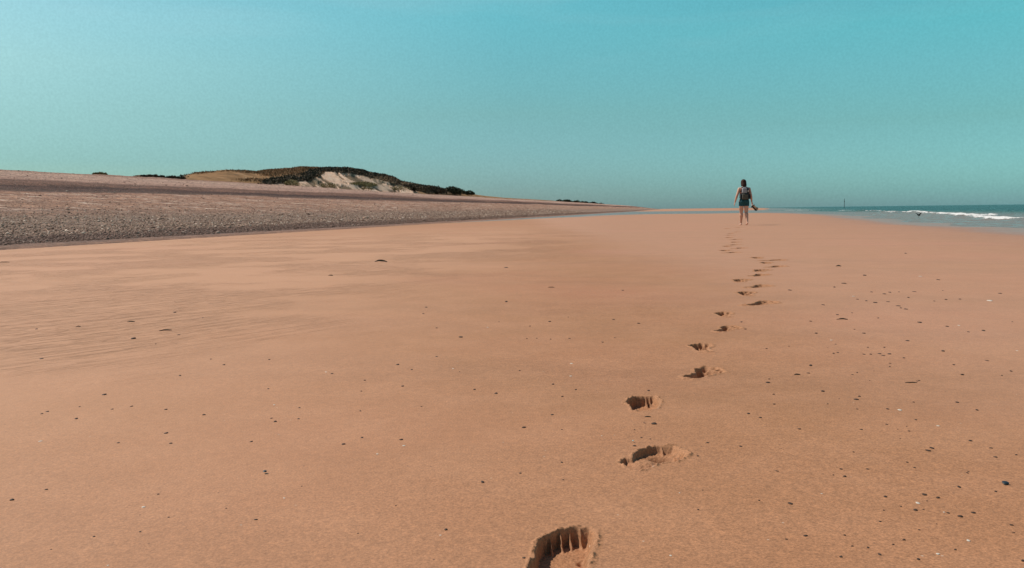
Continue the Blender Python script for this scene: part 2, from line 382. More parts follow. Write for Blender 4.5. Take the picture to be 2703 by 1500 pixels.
def near_disp(X, Y, p):
    out, dep, lumps, walls = NEAR[p[-1]]; k = p[-1]
    sd = poly_sd(out, X+.0025*vnoise(X*90, Y*90, 3), Y+.0025*vnoise(X*90, Y*90, 5)) + .0022*fbm(X*160, Y*160, 7, 3)
    cx = np.mean([q[0] for q in out]); soft = .016*sstep(.022, .045, X-cx)
    prof = sstep(-.0015, .0038+soft, sd)
    h = np.full(X.shape, -dep)
    for q, r, a in lumps:
        x0, y0 = TR(q)[0]; h = h+a*np.exp(-(((X-x0)/r)**2+((Y-y0)/(r*1.2))**2))
    for q, L in walls:
        x0, y0 = TR(q)[0]
        ramp_ = np.clip((Y-(y0-L))/L, 0, 1)*(Y < y0+.02)
        wv = np.exp(-((X-x0-.10*(y0-Y)-.002*vnoise(Y*120, X*0+k, 9))/.0023)**2)
        h = h + (-.004-h)*wv*ramp_**1.3*.9
    z = h*prof + prof*(.0026*fbm(X*55, Y*55, 9, 4)+.0016*fbm(X*240, Y*240, 10, 2))
    rim = np.exp(-((sd+.006)/.005)**2)*(1-prof)
    z = z + rim*(.0012+.010*np.maximum(0, fbm(X*70+k, Y*70, 13, 3)))
    return z, sd > -.016
def foot_disp(X, Y, p):
    if p[-1] in NEAR: return near_disp(X, Y, p)
    (px, py, ang, side, sc, dep, st, k) = p
    cx, cy, _ = at(px, py)
    a = R(ang); dx, dy = X-cx, Y-cy
    s = (dx*math.sin(a)+dy*math.cos(a))/sc; t = (dx*math.cos(a)-dy*math.sin(a))/sc
    if side == 'L': t = -t
    t = -t            # local t>0 is the big-toe side
    s = s + .005*vnoise(s*38+k*7, t*38, 2); t = t + .005*vnoise(s*38, t*38+k*5, 4)
    sd = poly_sd(SOLE, s, t)
    tc = np.stack([r0-np.hypot(s-a0, t-b0) for a0, b0, r0 in TOEC])
    sd = np.log(np.exp(sd/.0035)+np.exp(tc/.0035).sum(0)*.8)*.0035
    edge = max(.0035, st*.7)
    rag = .0022*fbm(s*110+k*5, t*110, 7, 3)
    soft = .020*sstep(.005, .045, dx/sc)            # the side towards the sun's glare has slumped
    prof = sstep(-edge*.4, edge+.003+soft, sd+rag)
    depth = np.interp(s, [-.11, -.07, -.02, .02, .05, .075, .10], [.95, .85, .58, .66, .76, .86, .95])
    depth = depth - .22*sstep(.0, .03, t)*sstep(-.06, -.03, s)*sstep(.03, 0, s)
    if st < .009:
        gap = np.stack([np.exp(-((t-b0+.25*(s-a0))/.0026)**2)*np.clip((s-a0+.026+.006*vnoise(t*200, s*0+k, 17))/.036, 0, 1) for a0, b0 in ((.084, .0185), (.086, -.0035), (.078, -.0225), (.064, -.038))]).max(0)
        depth = depth*(1-.55*gap)
    z = -dep*np.maximum(depth, .15)*prof
    z = z + .005*prof*fbm(s*36+k*3, t*36, 9, 4) + .0022*prof*fbm(s*170, t*170+k, 10, 2)
    rim = np.exp(-((sd+.007)/.006)**2)*(1-prof)
    z = z + rim*(.0016+.009*np.maximum(0, fbm(s*60+k*11, t*60, 13, 3)))
    # crumbs thrown back at the heel
    hc = np.exp(-(((s+.125)/.018)**2+((t+.0)/.03)**2))
    z = z + .007*hc*np.maximum(0, vnoise(s*110+k, t*110, 15)+.15)*2
    act = (sd > -.016) | (hc > .35)
    return z, act
prints = [(p[0], p[1], p[2], p[3], p[4]*(1 if k < 3 else 1.15 if k < 7 else 1.35), p[5]*(1 if k < 7 else 1.25), p[6], k) for k, p in enumerate(prints)]

CELL = .2
def axis(lo, a, b, hi, n=34):
    core = np.round(np.arange(round(a/CELL), round(b/CELL)+1)*CELL, 6)
    left = a-(np.geomspace(1, 1+(a-lo), n)-1)[1:]; right = b+(np.geomspace(1, 1+(hi-b), n)-1)[1:]
    return np.concatenate([left[::-1], core, right])
def build_sand():
    xs = axis(-2500, -20, 44, 12000, 60); ys = axis(-60, -3, 124, 16000, 60)
    X, Y = np.meshgrid(xs, ys, indexing='ij')
    Z, sd = sand_z(X.ravel(), Y.ravel()); Z = Z.reshape(X.shape); sd = sd.reshape(X.shape)
    nx, ny = X.shape
    i0 = np.searchsorted(xs, -20-1e-4); j0 = np.searchsorted(ys, -3-1e-4)
    keep = np.ones((nx-1, ny-1), bool)
    cells = {}
    for p in prints:
        cx, cy, _ = at(p[0], p[1]); r = .16*p[4]
        for ci in range(int(math.floor((cx-r+20)/CELL)), int(math.floor((cx+r+20)/CELL))+1):
            for cj in range(int(math.floor((cy-r+3)/CELL)), int(math.floor((cy+r+3)/CELL))+1):
                cells.setdefault((ci, cj), []).append(p)
    V = [np.stack([X.ravel(), Y.ravel(), Z.ravel()], 1)]
    base_faces = []
    n0 = nx*ny; foot = {p[-1]: ([], [], 0) for p in prints}
    extra_f = []
    sdv = [sd.ravel()]
    for (ci, cj), ps in cells.items():
        i, j = i0+ci, j0+cj
        keep[i, j] = False
        st = min(p[6] for p in ps); n = int(math.ceil(CELL/st))+1
        a = np.linspace(0, 1, n)
        A, B = np.meshgrid(a, a, indexing='ij')
        x = xs[i]+(xs[i+1]-xs[i])*A; y = ys[j]+(ys[j+1]-ys[j])*B
        z = (Z[i, j]*(1-A)+Z[i+1, j]*A)*(1-B)+(Z[i, j+1]*(1-A)+Z[i+1, j+1]*A)*B
        own = -np.ones(x.shape, int); tot = np.zeros(x.shape); best = np.zeros(x.shape)
        for p in ps:
            dz, act = foot_disp(x, y, p)
            dz = np.where(act | (np.abs(dz) > 2e-4), dz, 0)
            own = np.where(act & (own < 0), p[-1], own)
            tot = np.where(np.abs(dz) > np.abs(tot), dz, tot)
        z = z+tot
        f = grid_faces(n, n); P = np.stack([x.ravel(), y.ravel(), z.ravel()], 1)
        o = own.ravel()[f].max(1)
        for k in np.unique(o):
            ff = f[o == k]; used, inv = np.unique(ff, return_inverse=True); inv = inv.reshape(ff.shape)
            if k < 0:
                V.append(P[used]); extra_f.append(inv+n0); n0 += len(used); sdv.append(np.full(len(used), 9.))
            else:
                L = foot[k]; L[0].append(P[used]); L[1].append(inv+L[2]); foot[k] = (L[0], L[1], L[2]+len(used))
    V = np.concatenate(V); sdv = np.concatenate(sdv)
    faces = np.concatenate([grid_faces(nx, ny, keep)]+extra_f)
    used, inv = np.unique(faces, return_inverse=True); V = V[used]; sdv = sdv[used]; faces = inv.reshape(faces.shape)
    def rip(P):
        # the rilled part of the beach, on the landward side
        x, y = P[:, 0], P[:, 1]; q = x-K*y
        r = sstep(-.9, -3.2, q+.14*y*0+.9*fbm(x*.3, y*.3, 21, 2))*sstep(2.6, 4.2, y)*sstep(-14, -11, q)
        return r*sstep(34, 12, y)+.25*sstep(-1, -4, q)
    right = sstep(0, 5, V[:, 0]-2)*(V[:, 1] < 200)
    wet = sstep(3.2, .0, sdv)*right*.8 + sstep(7, 1.5, sdv)*.40*right
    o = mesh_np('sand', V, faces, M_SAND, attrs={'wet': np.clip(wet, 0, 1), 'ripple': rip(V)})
    tag(o, 'smooth orange brown sand bar crossed by a track of footprints', kind='structure')
    WH = {0: 'deep bare footprint with toe marks, nearest, cut by the photo edge', 1: 'second nearest footprint, turned outward with crumbled heel',
          2: 'third nearest footprint, short, pointing straight ahead', 3: 'fourth nearest footprint, turned outward, with a shadowed hollow',
          4: 'fifth nearest footprint, dark and narrow on the open sand', 5: 'sixth nearest footprint, turned outward with small lump at the heel',
          6: 'seventh nearest footprint, small and dark', 7: 'eighth nearest footprint, long thin and wavy, turned right',
          8: 'ninth nearest footprint, thin dark dent in the sand', 9: 'tenth nearest footprint, shallow with a broken rim',
          10: 'eleventh nearest footprint, leftmost of the middle of the track', 13: 'footprint farthest to the right where the track bends'}
    for k, (Vs, Fs, _) in foot.items():
        if not Vs: continue
        P = np.concatenate(Vs); f = np.concatenate(Fs)
        # weld the cells of one print together
        key = np.round(P*1e5).astype(np.int64); _, ix, inv = np.unique(key, axis=0, return_index=True, return_inverse=True)
        P = P[ix]; f = inv.ravel()[f]
        cx, cy, _ = at(prints[k][0], prints[k][1])
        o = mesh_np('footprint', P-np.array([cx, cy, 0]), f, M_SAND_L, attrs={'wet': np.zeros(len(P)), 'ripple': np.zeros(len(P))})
        o.location = (cx, cy, 0)
        tag(o, WH.get(k, 'tiny dark footprint in the far part of the track below the walking person'), 'footprint', 'footprints of the track across the sand')
M_SAND_L = M_SAND
build_sand()

# ------------------------------------------------------------------ shingle bank
PU = [-420, -160, -90, -60, -50, -46, -37.6, -36.9, -35.8, -34.8, -32, -26, -20, -17.5, -15.6, -14.3, -13.6, -13]
PZ = [3.0, 3.4, 3.7, 3.95, 4.10, 3.72, 2.62, 2.50, 2.18, 2.03, 1.66, .92, .24, .06, -.025, -.035, -.10, -.4]
def bank_z(u, Y):
    z = np.interp(u, PU, PZ)
    amp = sstep(-15, -19, u)
    z = z + amp*(.22*fbm(Y*.035, u*.12, 31, 3)*sstep(-24, -34, u) + .05*fbm(u*.8+Y*.3, Y*.25, 33, 4) + .035*vnoise(u*3, Y*3, 35))
    return z
def build_bank():
    us = np.concatenate([-np.geomspace(400, 56, 22), np.arange(-54, -12.9, .2)])
    ys = np.concatenate([np.arange(-40, 12, 1.5), np.arange(12, 120, .35), np.arange(120, 260, 1.2), np.geomspace(260, 1500, 90)])
    U, Y = np.meshgrid(us, ys, indexing='ij')
    Z = bank_z(U, Y)
    Z = Z - (sstep(700, 1500, Y))*(Z+.6)
    X = U+K*Y
    V = np.stack([X.ravel(), Y.ravel(), Z.ravel()], 1)
    o = mesh_np('shingle_bank', V, grid_faces(len(us), len(ys)), M_SHINGLE)
    tag(o, 'long bank of brown and grey shingle rising on the left of the beach', kind='structure')
build_bank()

ICO = None
def ico():
    global ICO
    if ICO is None:
        bm = bmesh.new(); bmesh.ops.create_icosphere(bm, subdivisions=1, radius=1)
        ICO = (np.array([v.co[:] for v in bm.verts]), np.array([[v.index for v in f.verts] for f in bm.faces])); bm.free()
    return ICO
def stones(name, P, size, mat, label, tint):
    v, f = ico(); n = len(P)
    ang = rng.uniform(0, 2*math.pi, n); ca, sa = np.cos(ang)[:, None], np.sin(ang)[:, None]
    vv = np.repeat(v[None], n, 0)*(1+.25*rng.uniform(-1, 1, (n, len(v), 1)))
    sc = np.stack([size*rng.uniform(.9, 1.5, n), size*rng.uniform(.7, 1.1, n), size*rng.uniform(.4, .75, n)], 1)
    vv = vv*sc[:, None]
    x = vv[..., 0]*ca-vv[..., 1]*sa; y = vv[..., 0]*sa+vv[..., 1]*ca
    tz = rng.uniform(-.2, .2, (n, 1)); z = vv[..., 2]+tz*x
    V = np.stack([x, y, z], -1)+P[:, None]
    fc = (f[None]+(np.arange(n)*len(v))[:, None, None]).reshape(-1, 3)
    o = mesh_np(name, V.reshape(-1, 3), fc, mat, smooth=False, attrs={'tint': np.repeat(tint, len(v))})
    return tag(o, label, 'shingle', kind='stuff')
def build_stones():
    n = 85000
    Y = 13*np.exp(rng.uniform(0, 1, n)**.9*math.log(170/13)); q = rng.uniform(0, 1, n)
    u = -15.7-(np.abs(rng.normal(0, 1, n))*4.2)
    u = np.where(rng.uniform(0, 1, n) < .10, rng.uniform(-50, -22, n), u)
    size = np.exp(rng.normal(math.log(.019), .40, n))*np.interp(Y, [13, 50, 170], [1, 1.2, 2.0])
    z = bank_z(u, Y)
    tint = sstep(-19.2, -17.2, u+.8*fbm(Y*.3, u, 5, 2))*.72 + .35*sstep(-24, -28, u)
    P = np.stack([u+K*Y, Y, z+size*.15], 1)
    stones('shingle_stones', P, size, M_STONE, 'loose grey and brown stones scattered over the shingle bank', tint)
build_stones()

# ------------------------------------------------------------------ sea
def build_sea():
    def ax(lo, a, b, hi, st, n):
        return np.concatenate([(a-(np.geomspace(1, 1+(a-lo), n)-1)[1:])[::-1], np.arange(a, b, st), b+(np.geomspace(1, 1+(hi-b), n)-1)])
    xs = ax(-300, 12, 70, 20000, .22, 40); ys = ax(-60, 14, 130, 25000, .3, 60)
    X, Y = np.meshgrid(xs, ys, indexing='ij'); x, y = X.ravel(), Y.ravel()
    zs, _ = sand_z(x, y)
    depth = SEA-zs
    sd = -poly_sd(bar, x, y); off = np.minimum(sd, -poly_sd(far_spit, x, y))
    off = np.where(x < K*y+10-0, np.minimum(off, 2), off)
    off = np.where((x-K*y) < 8, np.minimum(off, 1.5), off)
    off = np.where(y < 240, np.minimum(off, 3+np.maximum(0, (x-K*y)-15)*1.5), off)
    lines = [([(2396, 561), (2420, 559.5), (2446, 562)], .55, 1), ([(2436, 564), (2470, 565.5), (2510, 567.5), (2558, 571)], .65, 1.25),
             ([(2584, 574), (2600, 578), (2650, 581.5), (2703, 584.5)], .50, 1.2), ([(2600, 574.5), (2626, 569)], .35, 1.0),
             ([(2336, 560), (2362, 563)], .6, .9), ([(2360, 559.5), (2392, 562)], .5, .8), ([(2290, 558.3), (2322, 558)], .8, .9), ([(2232, 557.2), (2280, 557.2)], 1.2, .95),
             ([(2076, 557), (2132, 557)], 1.8, .95), ([(2560, 568.5), (2640, 568.5)], .35, .75), ([(2400, 563), (2440, 565)], .4, .8), ([(2500, 574), (2600, 576)], .2, .55)]
    foam = np.zeros(len(x)); hh = np.zeros(len(x))
    for pts, wd, amp in lines:
        P = [tuple(at(a, b, SEA)[:2]) for a, b in pts]
        if pts[-1][0] == 2703: P += [(P[-1][0]-.6, P[-1][1]-6), (P[-1][0]-.2, P[-1][1]-14)]
        d = line_d(P, x+.9*vnoise(x*.9, y*.35, 41), y+.9*vnoise(x*.9, y*.35, 42))
        foam = np.maximum(foam, amp*.80*(1+1.3*vnoise(x*.45, y*.28, 46))*np.exp(-(d/(wd*.85))**2)); hh = np.maximum(hh, .14*min(1, amp)*np.exp(-(d/(wd*1.1))**2))
    # swells farther out, a few with broken tops
    q = x-K*y*.9
    sw = np.sin(q*.85+1.6*fbm(x*.03, y*.03, 51, 2)*4)*sstep(10, 30, off)
    z = SEA + hh*(1+.6*fbm(x*1.6, y*1.6, 44, 3)) + .045*sw + .05*fbm(x*.35, y*.22, 45, 4)*sstep(5, 16, off)
    cap = sstep(.86, 1.0, sw)*sstep(.12, .3, fbm(x*.1, y*.07, 47, 3))*.75*sstep(200, 60, y)*sstep(8, 20, off)
    foam = np.maximum(foam, cap)
    deep = sstep(3.5, 34, off)
    o = mesh_np('sea', np.stack([x, y, z], 1), grid_faces(len(xs), len(ys)), M_WATER, attrs={'foam': foam, 'deep': deep})
    tag(o, 'green sea with small white breakers reaching the beach on the right', kind='structure')
build_sea()

# ------------------------------------------------------------------ vegetation helpers
def leaf_mesh(P, n_dir, length, width, lean=.6):
    """triangular blades rising from points P"""
    n = len(P); az = rng.uniform(0, 2*math.pi, n); ln = length*rng.uniform(.5, 1.2, n)
    le = rng.uniform(0, lean, n)
    d = np.stack([np.cos(az)*le, np.sin(az)*le, np.ones(n)], 1); d /= np.linalg.norm(d, axis=1)[:, None]
    a2 = az+rng.uniform(-1, 1, n); s = np.stack([-np.sin(a2), np.cos(a2), np.zeros(n)], 1)*(width*rng.uniform(.6, 1.3, n))[:, None]
    V = np.stack([P-s, P+s, P+d*ln[:, None]], 1).reshape(-1, 3)
    return V, np.arange(3*n).reshape(-1, 3)
def leaf_mat(name, stops, tr=.0):
    m = NT(name); g = m.n('ShaderNodeNewGeometry').outputs['Random Per Island']
    n = m.noise(m.co(), .6, 3)
    f = m.math('ADD', m.math('MULTIPLY', g, .7), m.math('MULTIPLY', n, .3))
    m.set(Base_Color=m.ramp(f, stops), Roughness=.8); m.b.inputs['Specular IOR Level'].default_value = .15
    return m.m
M_DARKVEG = leaf_mat('dark_heather', [(.1, (.034, .027, .019)), (.5, (.075, .056, .036)), (.8, (.15, .105, .062)), (1, (.27, .19, .115))])
M_SHRUB = leaf_mat('shrub_leaves', [(.1, (.022, .024, .014)), (.5, (.045, .046, .024)), (.85, (.080, .078, .040)), (1, (.13, .12, .06))])
M_OLIVE = leaf_mat('marram_grass', [(.1, (.13, .10, .045)), (.5, (.28, .22, .105)), (.85, (.42, .34, .17)), (1, (.52, .43, .24))])
M_BROWNG = leaf_mat('dry_grass', [(.1, (.13, .07, .035)), (.5, (.27, .15, .075)), (.85, (.40, .23, .12)), (1, (.52, .34, .20))])
M_STEM = simple('woody_stem', (.09, .065, .045), .9)

# ------------------------------------------------------------------ dune
SIL = [(340, 469), (358, 466), (394, 464.5), (420, 467), (435, 470), (475, 470), (500, 462), (516, 458.5), (560, 455), (598, 449.5), (652, 452), (676, 454), (709, 448.5), (752, 444), (800, 443.5),
       (828, 445), (872, 448), (899, 449), (926, 447), (953, 452), (988, 459), (1035, 468), (1056, 479), (1097, 490), (1130, 494), (1165, 499), (1192, 502), (1214, 506),
       (1244, 511), (1263, 515), (1287, 518), (1320, 521.5), (1350, 523.5), (1410, 527), (1460, 530), (1490, 532), (1560, 537), (1590, 540), (1640, 545)]
PALE = [(848, 462), (858, 454), (905, 457.5), (955, 464), (1000, 476), (1050, 489), (1095, 501), (1130, 520), (690, 520), (700, 489), (760, 487), (790, 480), (820, 477)]
DARK1 = [(672, 490), (700, 478), (760, 464), (800, 455), (838, 447), (872, 445), (899, 444), (926, 441), (953, 446), (988, 452), (1035, 462), (1056, 474), (1097, 486), (1165, 493), (1210, 500), (1215, 516),
         (1130, 512), (1095, 501), (1050, 489), (1000, 476), (955, 464), (905, 457.5), (858, 454), (848, 462), (820, 477), (790, 480), (760, 487), (700, 489)]
def build_dune():
    px = np.arange(340, 1641, 1.1); t = np.linspace(0, 1, 110)
    D0 = 51.5*F/(1800-px-10)
    PX, T = np.meshgrid(px, t, indexing='ij'); DD = D0[:, None]
    sil = np.interp(px, *np.array(SIL).T)
    depth_ = np.interp(px, [340, 500, 800, 1000, 1300, 1640], [.10, .22, .22, .18, .10, .06])[:, None]
    Yr = DD*(1+depth_)
    top = np.array([at_y(a, b, yy)[2] for a, b, yy in zip(px, sil, Yr[:, 0])])[:, None]
    Yg = DD*(1+depth_*(T*1.9))                        # ridge at T=.526
    q = T/.526
    Xg = np.stack([at_y(a, b, 1.0)[0] for a, b in zip(px, sil)])[:, None]*Yg
    zb = bank_z(Xg-K*Yg, Yg)-.25
    face = sstep(690, 800, PX)*sstep(1120, 1020, PX)
    smooth = np.sin(np.clip(q, 0, 1)*math.pi/2)**1.1
    steep = sstep(.0, 1.0, np.clip(q, 0, 1)**.72)
    up = smooth*(1-face)+steep*face
    down = np.where(q > 1, np.cos(np.clip((q-1)/.9, 0, 1)*math.pi/2), 1)
    z = zb+(np.maximum(top-zb, .02))*up*down
    env = np.clip(top-zb, 0, 3)/3*np.sin(np.clip(T, 0, 1)*math.pi)**.5
    nse = fbm(Xg*.16, Yg*.07, 61, 5)
    V = np.stack([Xg.ravel(), Yg.ravel(), z.ravel()], 1)
    pp = project(V)
    dark = sstep(-.9, .9, poly_sd(DARK1, pp[:, 0]+5*vnoise(V[:, 0]*.5, V[:, 2]*1.1, 3), pp[:, 1]+1.6*vnoise(V[:, 0]*.7, V[:, 2]*1.5, 5)))
    dark = np.where(T.ravel() > .58, np.where((PX.ravel() > 840) & (PX.ravel() < 1205), 1, dark*.0), dark)
    dark = np.maximum(dark, sstep(500, 470, PX.ravel())*.9)
    pale = sstep(-1, 1, poly_sd(PALE, pp[:, 0]+4*vnoise(V[:, 0]*.6, V[:, 2]*1.3, 13), pp[:, 1]+1.5*vnoise(V[:, 0]*.8, V[:, 2]*2, 15)))*(T.ravel() < .52)
    A_ = (PX.ravel()-900)*.065; Z_ = V[:, 2]; ca, sa = math.cos(R(34)), math.sin(R(34))
    streak = fbm((A_*ca-Z_*sa)*.55, (A_*sa+Z_*ca)*1.9, 81, 4)
    streak = sstep(.10, .26, streak+.25*fbm(A_*.25, Z_*.4, 83, 2))
    hum = sstep(.08, .3, fbm(A_*.28, Z_*.8, 85, 3))
    # gullies in the bare face, lumps under the plants
    dz = env.ravel()*(.34*nse.ravel() - pale*streak*.25 + dark*.45*np.abs(fbm(V[:, 0]*.55, V[:, 1]*.25, 63, 3)) + pale*.35*fbm((V[:, 0]+V[:, 2]*1.3)*.8, V[:, 2]*.3, 67, 4))
    V[:, 2] += dz*np.where(np.abs(q.ravel()-1) < .06, .35, 1)
    m = NT('dune')
    c = m.co(); da, pa = m.attr('dark'), m.attr('pale')
    brown = m.ramp(m.noise(c, .35, 6, .65), [(.3, (.15, .085, .045)), (.45, (.25, .135, .060)), (.58, (.33, .18, .085)), (.7, (.46, .31, .19))])
    brown = m.mix(m.rng(m.noise(m.co((.3, .3, 2.2)), 1.1, 4), .55, .7, 0, .6), brown, (.09, .06, .035))
    palec = m.ramp(m.noise(m.co((1, .4, 1)), .9, 5, .6), [(.3, (.70, .43, .28)), (.55, (.80, .53, .37)), (.75, (.86, .63, .46))])
    strk = m.n('ShaderNodeMapping'); strk.inputs['Rotation'].default_value = (0, R(-38), 0); m.l(c, strk.inputs[0])
    st2 = m.n('ShaderNodeMapping'); st2.inputs['Scale'].default_value = (.22, .12, 1.15); m.l(strk.outputs[0], st2.inputs[0])
    sk = m.noise(st2.outputs[0], .9, 5, .65, .3)
    palec = m.mix(m.rng(sk, .55, .64, 0, .9), palec, (.20, .145, .085))
    darkc = m.ramp(m.noise(c, 1.4, 5, .7), [(.3, (.020, .018, .014)), (.6, (.040, .033, .024)), (.8, (.085, .065, .045))])
    palec = m.mix(m.math('MULTIPLY', m.attr('streak'), .9), palec, (.17, .115, .065)); col = m.mix(pa, brown, palec); col = m.mix(da, col, darkc)
    m.set(Base_Color=col, Roughness=.95, Normal=m.bump(m.noise(c, 1.3, 7, .7), .55, .25)); m.b.inputs['Specular IOR Level'].default_value = .1
    nx, ny = PX.shape
    o = mesh_np('sand_dune', V, grid_faces(nx, ny), m.m, attrs={'dark': dark*(1-.55*hum), 'pale': pale, 'streak': streak})
    tag(o, 'low brown dune with a bare eroded sand face and dark heath on top', kind='structure')
    # plants growing on it
    w_front = (T.ravel() < .75)
    def scatter(weight, n):
        p = weight/weight.sum(); i = rng.choice(len(V), n, p=p); return V[i]+rng.normal(0, .12, (n, 3))*np.array([1, 1.5, .2])
    area = (Yg.ravel()/150)**2*w_front
    P = scatter(dark**2*(1-.85*hum)*area*(PX.ravel() > 480)*(V[:, 2] > zb.ravel()+.4), 26000)
    v, f = leaf_mesh(P, None, .26, .14, 1.5)
    tag(mesh_np('dune_heath', v, f, M_DARKVEG, smooth=False), 'dark heath growing along the top edge of the dune', 'heath', kind='stuff')
    br = (1-dark)*(1-pale)*area*(PX.ravel() < 900)*(PX.ravel() > 480)*(V[:, 2] > zb.ravel()+.2)*sstep(.0, .2, fbm(V[:, 0]*.2, V[:, 2]*.6, 71, 3))
    P = scatter(br, 9000); v, f = leaf_mesh(P, None, .22, .07, 1.2)
    tag(mesh_np('dune_grass', v, f, M_BROWNG, smooth=False), 'short dry brown grass over the smooth side of the dune', 'grass', kind='stuff')
    cl = sstep(.30, .50, fbm(V[:, 0]*.32, V[:, 2]*.55, 73, 3))*sstep(.15, .0, T.ravel()-.30)
    P = scatter((pale*cl+1e-9)*area*w_front, 2200); v, f = leaf_mesh(P, None, .30, .07, .9)
    tag(mesh_np('marram_grass', v, f, M_OLIVE, smooth=False), 'olive marram tufts on the bare sand face of the dune', 'grass', kind='stuff')
build_dune()

def make_shrub(cx, cy, bz, hw, hh, mat, label, cat='shrub', group=None, n=2200, blade=.16, name='shrub'):
    """low wind-cut shrub: woody stems under an uneven crown of leaf clumps"""
    e = empty(name, (cx, cy, bz))
    k = max(5, int(hw*3)); cen = np.stack([np.linspace(-hw*.85, hw*.85, k), rng.uniform(-.6, .6, k)*hh, hh*rng.uniform(.35, .62, k)*(1-.55*np.linspace(-1, 1, k)**2)], 1)
    rad = hh*rng.uniform(.35, .6, k)
    idx = rng.integers(0, k, n); d = rng.normal(0, 1, (n, 3)); d /= np.linalg.norm(d, axis=1)[:, None]
    r = rad[idx]*rng.uniform(.35, 1, n)**.5
    P = cen[idx]+d*r[:, None]*np.array([1.5, 1.2, .9])
    P = P[(P[:, 2] > 0) & (P[:, 2] < hh)]
    v, f = leaf_mesh(P, None, blade, blade*.45, 1.6)
    mesh_np('crown', v, f, mat, e, smooth=False)
    for j in range(k if blade < .3 else 0):
        p0 = np.array([cen[j, 0]*.8, cen[j, 1]*.5, -.15]); p1 = cen[j]+np.array([0, 0, rad[j]*.4]); s = .03
        q = np.array([[-s, -s, 0], [s, -s, 0], [s, s, 0], [-s, s, 0]])
        mesh_np('stem', np.concatenate([p0+q, p1+q*.35]), np.array([[a, (a+1) % 4, 4+(a+1) % 4, 4+a] for a in range(4)]), M_STEM, e)
    return tag(e, label, cat, group)
def px_shrub(x0, x1, ytop, ybase, ufix, mat, label, **k):
    xm = (x0+x1)/2; Y = -ufix*F/(1800-xm-10)
    a = at_y(x0, ybase, Y); b = at_y(x1, ybase, Y); t = at_y(xm, ytop, Y); base = at_y(xm, ybase, Y)
    return make_shrub(base[0], Y, base[2], (b[0]-a[0])/2, t[2]-base[2], mat, label, **k)
px_shrub(244, 280, 455, 463.5, -50.5, M_OLIVE, 'lone grassy tuft on the crest of the shingle bank', cat='grass tuft', name='grass_tuft', n=900, blade=.14)
px_shrub(356, 436, 462.5, 474, -52, M_DARKVEG, 'low dark hummock of heath left of the dune', cat='heath', name='heath_hummock', n=2600, blade=.2)
px_shrub(432, 486, 467, 476, -53, M_DARKVEG, 'small flat heath clump between dark hummock and dune', cat='heath', name='heath_hummock', n=1500, blade=.2)
px_shrub(1060, 1118, 485, 506, -54, M_DARKVEG, 'dark shrub where the bare dune face ends', n=3000, blade=.25, group='shrubs at the right end of the dune')
px_shrub(1105, 1172, 490, 511, -54, M_DARKVEG, 'long dark shrub mass right of the bare dune face', n=3600, blade=.28, group='shrubs at the right end of the dune')
px_shrub(1168, 1217, 493, 513, -54, M_SHRUB, 'rounded dark green shrub standing highest at the dune end', n=3400, blade=.28, group='shrubs at the right end of the dune')
px_shrub(1214, 1250, 504, 515, -54, M_SHRUB, 'last small shrub at the right foot of the dune', n=1800, blade=.28, group='shrubs at the right end of the dune')
px_shrub(756, 784, 474, 492, -52.2, M_OLIVE, 'olive green bush at the left foot of the sand face', n=700, blade=.16, group='bushes at the foot of the sand face')
px_shrub(850, 888, 482, 497.5, -52.2, M_OLIVE, 'olive bush in the middle of the pale sand face', n=700, blade=.16, group='bushes at the foot of the sand face')
px_shrub(948, 985, 494, 501.5, -52.2, M_OLIVE, 'low bush at the foot of the right sand face', n=400, blade=.16, group='bushes at the foot of the sand face')
px_shrub(1026, 1076, 489, 505, -52.2, M_OLIVE, 'broad olive green bush below the dark dune edge', n=800, blade=.16, group='bushes at the foot of the sand face')
for i, (a, b, t) in enumerate([(1470, 1484, 527.5), (1484, 1508, 527.5), (1506, 1530, 529.5), (1528, 1552, 531), (1550, 1576, 533), (1572, 1592, 536)]):
    px_shrub(a, b, t, t+8, -51, M_SHRUB, 'distant low bush in the dark row far along the bank', n=700, blade=.5, group='far bushes along the bank')

# ------------------------------------------------------------------ solids for figures and small things
def ell(c, r, seg=16):
    bm = bmesh.new(); bmesh.ops.create_uvsphere(bm, u_segments=seg, v_segments=seg//2, radius=1)
    v = np.array([p.co[:] for p in bm.verts])*np.array(r)+np.array(c); f = [[q.index for q in p.verts] for p in bm.faces]; bm.free(); return v, f
def cone(p0, p1, r0, r1, seg=14, flat=1.0, caps=True):
    """tapered limb with rounded ends; flat squeezes it front to back"""
    p0 = np.array(p0, float); p1 = np.array(p1, float); ax = p1-p0; L = np.linalg.norm(ax); ax /= L
    ref = np.array([0, 1, 0.]) if abs(ax[1]) < .9 else np.array([0, 0, 1.])
    s = np.cross(ax, ref); s /= np.linalg.norm(s); t = np.cross(s, ax)
    rings = []
    ts = [(-1, .02), (-.85, .55), (-.5, .87), (0, 1)]
    for k, g in ts: rings.append((p0+ax*r0*k, r0*g))
    for k in (.25, .5, .75): rings.append((p0+ax*L*k, r0+(r1-r0)*k))
    for k, g in [(0, 1), (.5, .87), (.85, .55), (1, .02)]: rings.append((p1+ax*r1*k, r1*g))
    if not caps: rings = rings[3:8]
    a = np.linspace(0, 2*math.pi, seg, endpoint=False); V = []; Fc = []
    for c, r in rings: V.append(c+np.outer(np.cos(a), s)*r+np.outer(np.sin(a), t)*r*flat)
    for i in range(len(rings)-1):
        for j in range(seg): Fc.append([i*seg+j, i*seg+(j+1) % seg, (i+1)*seg+(j+1) % seg, (i+1)*seg+j])
    Fc.append(list(range(seg))[::-1]); Fc.append([(len(rings)-1)*seg+j for j in range(seg)])
    return np.concatenate(V), Fc
